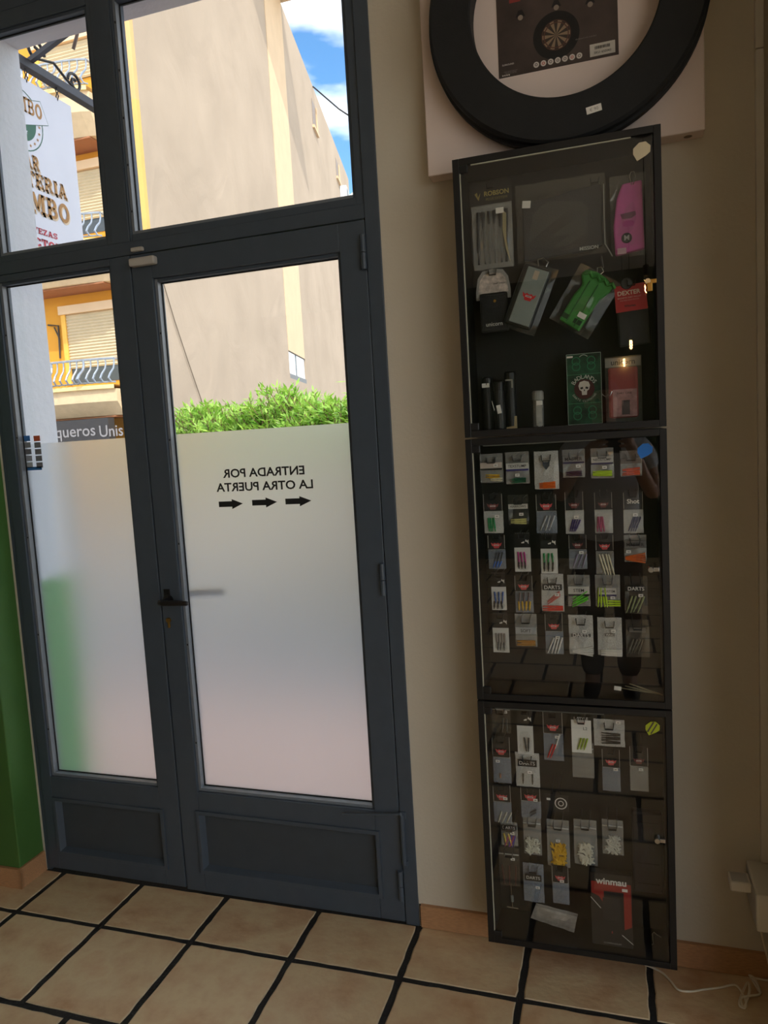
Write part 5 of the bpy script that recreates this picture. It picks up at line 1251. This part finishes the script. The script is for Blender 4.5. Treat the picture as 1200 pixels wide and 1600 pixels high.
for k in range(7):
    p = atY(838 + k * 11.2, 101.5 - k * 2.4, ys)
    MB().lathe([(0, ys - .0009), (.0072, ys - .0009)], 18, 'y', (p.x, 0, p.z)).build('print_icon', cm((214, 206, 200)), pr)
    MB().lathe([(.002, ys - .0012), (.0038, ys - .0012)], 12, 'y', (p.x, 0, p.z)).build('icon_mark', cm((190, 96, 84)) if k in (1, 5) else cm((120, 112, 108)), pr)
a, b = atY(922, 91, ys), atY(961, 62, ys)
lb = pbox('barcode_label', None, cm((206, 200, 192)), a.x, b.x, a.z + .002, b.z)
rnd = random.Random(4); xx = a.x + .012
while xx < b.x - .012:
    ww = rnd.choice((.0006, .001, .0016)); MB().box(xx, xx + ww, ys - .0010, ys - .0006, a.z + .018, b.z - .006).build('bar', cm(K), lb); xx += ww + rnd.choice((.0007, .0012))
text('lettering', 'SKU: 650043', cm(K), lb, ((a.x + b.x) / 2, ys - .0010, a.z + .010), w=.04, bold=.01)
p = atY(794, 101, ys); text('lettering', 'SURROUND', cm((206, 200, 196)), pr, (p.x, ys - .0008, p.z), w=.03, bold=.02)
p = atY(797, 113, ys); text('lettering', 'LIGHT DARTBOARD RING\nTECHNICAL DETAILS\nINSIDE THE CARTON', cm((140, 132, 128)), pr, (p.x + .002, ys - .0008, p.z), w=.036)
for k in range(4):
    p = atY(786 + k * 3.2, 119 - k * .6, ys); MB().lathe([(0, ys - .0009), (.002, ys - .0009)], 8, 'y', (p.x, 0, p.z)).build('print_dot', cm((214, 206, 200)), pr)
p = atY(935, 57, ys); text('lettering', 'dartboard not included', cm((130, 122, 118)), pr, (p.x - .03, ys - .0008, p.z + .004), w=.05)
p = atY(803, 2, ys); pbox('brand_block', None, cm((150, 60, 54)), p.x - .012, p.x + .016, p.z - .003, p.z + .01)
p = atY(1075, 212, -.03); o = MB().lathe([(0, ZT + .0002), (.010, ZT + .0002)], 16, 'z', (p.x, -.028, 0)).build('bottom_mark', cm((120, 100, 88)), t); o.location = -OC
# ring
RC, RO, RI = Vector((1.889, -.1025, 2.5645)), .339, .2265
t = thing('dartboard_ring', 'large black round dartboard surround ring leaning before the white carton', 'dartboard surround', (RC.x, RC.y, ZT + .002))
RZ = RC.z - ZT - .002
MB().lathe([(RI + .004, -.019), (RI, -.015), (RI, .036), (RI + .012, .040), (RO - .012, .040), (RO, .034), (RO, .012), (RO - .006, .008), (RO - .006, -.012), (RO - .012, -.019)], 96, 'y', (0, 0, RZ), True).build('ring_body', M_RING, t, smooth=False)
p = atY(928, 170, RC.y - .02) - t.location
ubox('price_sticker', M_PAPER, t, (p.x, -.0195, p.z), (.036, .0008, .0165), (0, -.14, 0)); text('lettering', '€ 90', cm((150, 140, 134)), t, (p.x, -.0202, p.z), w=.020, rot=(PI / 2, -.14, 0))

# ------------------------------------------------------------------ corner trunking, socket strip, cable
t = thing('cable_trunking', 'narrow pale vertical cable trunking in the right wall corner', 'trunking', (2.338, -.009, .34))
for z0_, z1_ in ((.34, 2.402), (2.404, ZC)):
    o = MB().box(2.3285, 2.3475, -.018, -.001, z0_, z1_).build('trunking_length', M_WHITE, t, bevel=.002); o.location = (-2.338, .009, -.34)
t = thing('socket_block', 'white socket block mounted low in the right corner', 'socket', (2.325, -.08, .237))
o = MB().box(2.293, XR - .0005, -.160, -.002, .237, .336).build('housing', M_WHITE, t, bevel=.004); o.location = (-2.325, .08, -.237)
MB().box(2.2922, 2.2932, -.150, -.010, .245, .328).build('side_cover', M_PALE, t).location = (-2.325, .08, -.237)
MB().tube([(2.352, -.06, .337), (2.350, -.08, .339), (2.344, -.075, .345), (2.346, -.06, .352)], .004, 6).build('cable_entry', M_GASKET, t).location = (-2.325, .08, -.237)
t = thing('plug_adapter', 'white flat plug adapter sticking out of the socket block', 'plug', (2.267, -.073, .300))
o = MB().box(2.241, 2.2918, -.100, -.047, .300, .326).build('body', M_WHITE, t, bevel=.004); o.location = (-2.267, .073, -.300)
MB().box(2.245, 2.285, -.094, -.053, .3258, .3268).build('rating_label', M_PALE, t).location = (-2.267, .073, -.300)
M_CORD = mat('white_cord', (236, 226, 204), .5)
cpts = [(1005, 1506), (1032, 1518), (1048, 1533), (1060, 1546.5), (1080, 1549), (1100, 1546), (1125, 1543), (1143, 1539), (1152, 1541), (1160, 1552), (1166, 1568), (1163, 1575), (1155, 1570), (1158, 1556), (1168, 1535), (1171, 1548), (1163, 1574), (1158, 1560), (1172, 1556), (1188, 1552), (1180, 1530), (1168, 1512), (1174, 1528), (1187, 1550), (1182, 1535), (1168, 1508), (1176, 1502), (1193, 1499)]
def smooth(pts, n=6):
    out = []
    for i in range(len(pts) - 1):
        p0, p1, p2, p3 = pts[max(0, i - 1)], pts[i], pts[i + 1], pts[min(len(pts) - 1, i + 2)]
        for k in range(n):
            u = k / n; out.append(.5 * ((2 * p1) + (p2 - p0) * u + (2 * p0 - 5 * p1 + 4 * p2 - p3) * u * u + (3 * p1 - p0 - 3 * p2 + p3) * u ** 3))
    return out + [pts[-1]]
cp = []
for k, q in enumerate(cpts):
    g = atZ(q[0], q[1], .004 + (.006 if 9 < k < 26 and k % 3 == 0 else 0)); g.y = min(g.y, -.016); g.x = min(g.x, XR - .01); cp.append(g)
up1 = [Vector((2.347, -.020, .01)), Vector((2.343, -.03, .06)), Vector((2.328, -.045, .13)), Vector((2.318, -.06, .19)), Vector((2.325, -.07, .236))]
t = MB().tube(smooth(cp[:-1] + up1), .0030, 7).build('power_cord', M_CORD, smooth=True)
tag(t, 'thin white power cord tangled on the floor by the right corner', 'cord')

# ------------------------------------------------------------------ pendant lamps of the room (seen mirrored in the case glass)
def bulb_mat():
    m = bpy.data.materials.new('warm_filament'); m.use_nodes = True
    p = m.node_tree.nodes['Principled BSDF']; p.inputs['Base Color'].default_value = (1, .6, .2, 1)
    p.inputs['Emission Color'].default_value = (1, .52, .16, 1); p.inputs['Emission Strength'].default_value = 110
    return m
M_FIL = bulb_mat()
M_BULB = clear_mat('bulb_glass', tint=(1, .97, .9), rough=.02)
for (x_, y_, z_, lab) in ((2.149, -5.0, 2.226, 'warm bare filament bulb on a cord, middle of three in the room behind'), (2.105, -6.0, 2.16, 'warm bare filament bulb on a cord, nearest the rear wall'), (2.194, -3.0, 2.358, 'warm bare filament bulb on a cord, nearest the display cases')):
    t = thing('pendant_lamp', lab, 'lamp', (x_, y_, z_), 'bare filament pendant lamps')
    MB().lathe([(0, -.07), (.018, -.066), (.03, -.045), (.032, -.02), (.022, .02), (.014, .045), (.013, .055)], 20).build('bulb', M_BULB, t, smooth=True)
    MB().tube([(-.006, 0, .03), (-.007, 0, -.035), (0, 0, -.045), (.007, 0, -.035), (.006, 0, .03)], .0035, 6).build('filament', M_FIL, t)
    MB().lathe([(0, .12), (.017, .118), (.02, .055), (0, .05)], 16).build('lamp_holder', M_BLACK, t)
    MB().tube([(0, 0, .118), (0, 0, ZC - z_ - .02)], .003, 6).build('cord', M_BLACK, t)
    MB().lathe([(0, ZC - z_ - .002), (.05, ZC - z_ - .002), (.045, ZC - z_ - .03), (0, ZC - z_ - .032)], 20).build('ceiling_rose', M_BLACK, t)

# ------------------------------------------------------------------ the person taking the picture (seen mirrored in the case glass)
def skinned(name, V, E_, Rd, m, parent, loc, root=0, sub=2):
    me = bpy.data.meshes.new(name); me.from_pydata(V, E_, [])
    o = obj(name, me, parent, loc); md = o.modifiers.new('skin', 'SKIN'); md.use_smooth_shade = True
    for i, d in enumerate(me.skin_vertices[0].data):
        r = Rd[i]; d.radius = (r, r) if not isinstance(r, tuple) else r; d.use_root = (i == root)
    ss = o.modifiers.new('subsurf', 'SUBSURF'); ss.levels = sub; ss.render_levels = sub
    me.materials.append(m); return o
PO = Vector((1.935, -2.46, 0))
pt = thing('person', 'person in grey tee shirt photographing the door, mirrored in the case glass', 'person', PO)
M_SKIN = mat('skin', (196, 150, 124), .55, var=.05, scale=30); M_TEE = mat('grey_tee', (222, 224, 230), .85, var=.06, scale=30, bump=.2, bscale=80)
M_TROU = mat('brown_trousers', (84, 62, 48), .85, var=.1, scale=30); M_HAIR = mat('dark_hair', (36, 28, 24), .7, var=.2, scale=60); M_SHOE = mat('dark_shoes', (40, 38, 38), .6)
V = [(0, 0, .95), (0, 0, 1.12), (0, 0, 1.30), (0, -.01, 1.43), (0, .0, 1.50), (0, .02, 1.58), (0, .025, 1.66), (0, .015, 1.735)]
Rd = [.13, .12, .13, .09, .055, .075, .085, .06]
E_ = [(i, i + 1) for i in range(7)]
def chain(pts, rads, start):
    i0 = start
    for p, r in zip(pts, rads):
        V.append(p); Rd.append(r); E_.append((i0, len(V) - 1)); i0 = len(V) - 1
    return i0
for s_ in (-1, 1):
    a = chain([(s_ * .12, 0, 1.43), (s_ * .19, .0, 1.40)], [.07, .058], 3)
    a = chain([(s_ * .235, .02, 1.25), (s_ * .25, .05, 1.14)], [.048, .042], a)
    a = chain([(s_ * .19, .18, 1.25), (s_ * .13 + .02, .30, 1.375), (s_ * .095 + .035, .345, 1.42)], [.040, .030, .028], a)
    palm = chain([(s_ * .070 + .045, .362, 1.445)], [.026], a)
    for k, (L_, z_) in enumerate(((.85, .035), (1.0, .013), (.95, -.010), (.75, -.032))):
        chain([(s_ * .062 + .045, .377, 1.455 + z_), (s_ * .046 + .045, .388, 1.458 + z_ * 1.1), (s_ * (.046 - .026 * L_) + .045, .389, 1.460 + z_ * 1.1)], [.009, .0085, .0075], palm)
    chain([(s_ * .060 + .045, .352, 1.475), (s_ * .044 + .045, .350, 1.495), (s_ * .028 + .045, .352, 1.503)], [.011, .0095, .0085], palm)
    l = chain([(s_ * .09, 0, .90), (s_ * .10, .01, .50), (s_ * .10, -.01, .10)], [.09, .062, .045], 0)
    chain([(s_ * .105, .06, .05), (s_ * .11, .14, .04)], [.042, .035], l)
skinned('body', V, E_, Rd, M_SKIN, pt, (0, 0, 0))
TV = [(0, 0, .82), (0, 0, 1.10), (0, 0, 1.30), (0, -.005, 1.425)]; TR = [(.20, .165), (.185, .145), (.19, .15), (.125, .11)]; TE = [(0, 1), (1, 2), (2, 3)]
for s_ in (-1, 1):
    n0 = len(TV); TV += [(s_ * .13, 0, 1.425), (s_ * .20, .005, 1.385), (s_ * .235, .02, 1.25)]; TR += [.085, .078, .072]; TE += [(3, n0), (n0, n0 + 1), (n0 + 1, n0 + 2)]
skinned('tee_shirt', TV, TE, TR, M_TEE, pt, (0, 0, 0))
LV = [(0, 0, .96), (0, 0, .90)]; LR = [(.17, .13), (.165, .13)]; LE = [(0, 1)]
for s_ in (-1, 1):
    n0 = len(LV); LV += [(s_ * .095, 0, .80), (s_ * .10, .01, .50), (s_ * .10, -.01, .09)]; LR += [.105, .08, .068]; LE += [(1, n0), (n0, n0 + 1), (n0 + 1, n0 + 2)]
skinned('trousers', LV, LE, LR, M_TROU, pt, (0, 0, 0))
for s_ in (-1, 1): skinned('shoe', [(s_ * .10, -.05, .05), (s_ * .105, .07, .048), (s_ * .11, .17, .035)], [(0, 1), (1, 2)], [(.05, .048), (.052, .046), (.046, .034)], M_SHOE, pt, (0, 0, 0), 0, 1)
skinned('hair', [(0, -.045, 1.62), (0, -.03, 1.70), (0, .0, 1.755), (0, .06, 1.745)], [(0, 1), (1, 2), (2, 3)], [(.082, .07), (.095, .08), (.085, .05), (.06, .03)], M_HAIR, pt, (0, 0, 0), 0, 1)
skinned('nose', [(0, .10, 1.665), (0, .118, 1.635)], [(0, 1)], [.010, .014], M_SKIN, pt, (0, 0, 0), 0, 1)
for s_ in (-1, 1):
    MB().lathe([(0, .012), (.009, .009), (.012, 0), (.009, -.009), (0, -.012)], 10, 'y', (s_ * .032, .098, 1.668)).build('eye', cm((60, 46, 40)), pt)
    skinned('ear', [(s_ * .088, .02, 1.67), (s_ * .092, .015, 1.63)], [(0, 1)], [(.012, .022), (.010, .018)], M_SKIN, pt, (0, 0, 0), 0, 1)
MB().tube([(-.025, .098, 1.600), (0, .104, 1.598), (.025, .098, 1.600)], [.004, .006, .004], 6).build('mouth', cm((150, 86, 80)), pt)
ph = thing('phone', 'dark phone held up in both hands by the person', 'phone', (1.98, -2.087, 1.39))
MB().box(-.037, .037, -.004, .004, 0, .160).build('casing', M_BLACK, ph, bevel=.003)
MB().lathe([(0, .0075), (.009, .0075), (.010, .004)], 16, 'y', (-.0, 0, .134)).build('lens', M_GASKET, ph)
MB().box(-.034, .034, -.0046, -.004, .004, .156).build('screen', mat('phone_glass', (16, 16, 18), .1), ph)
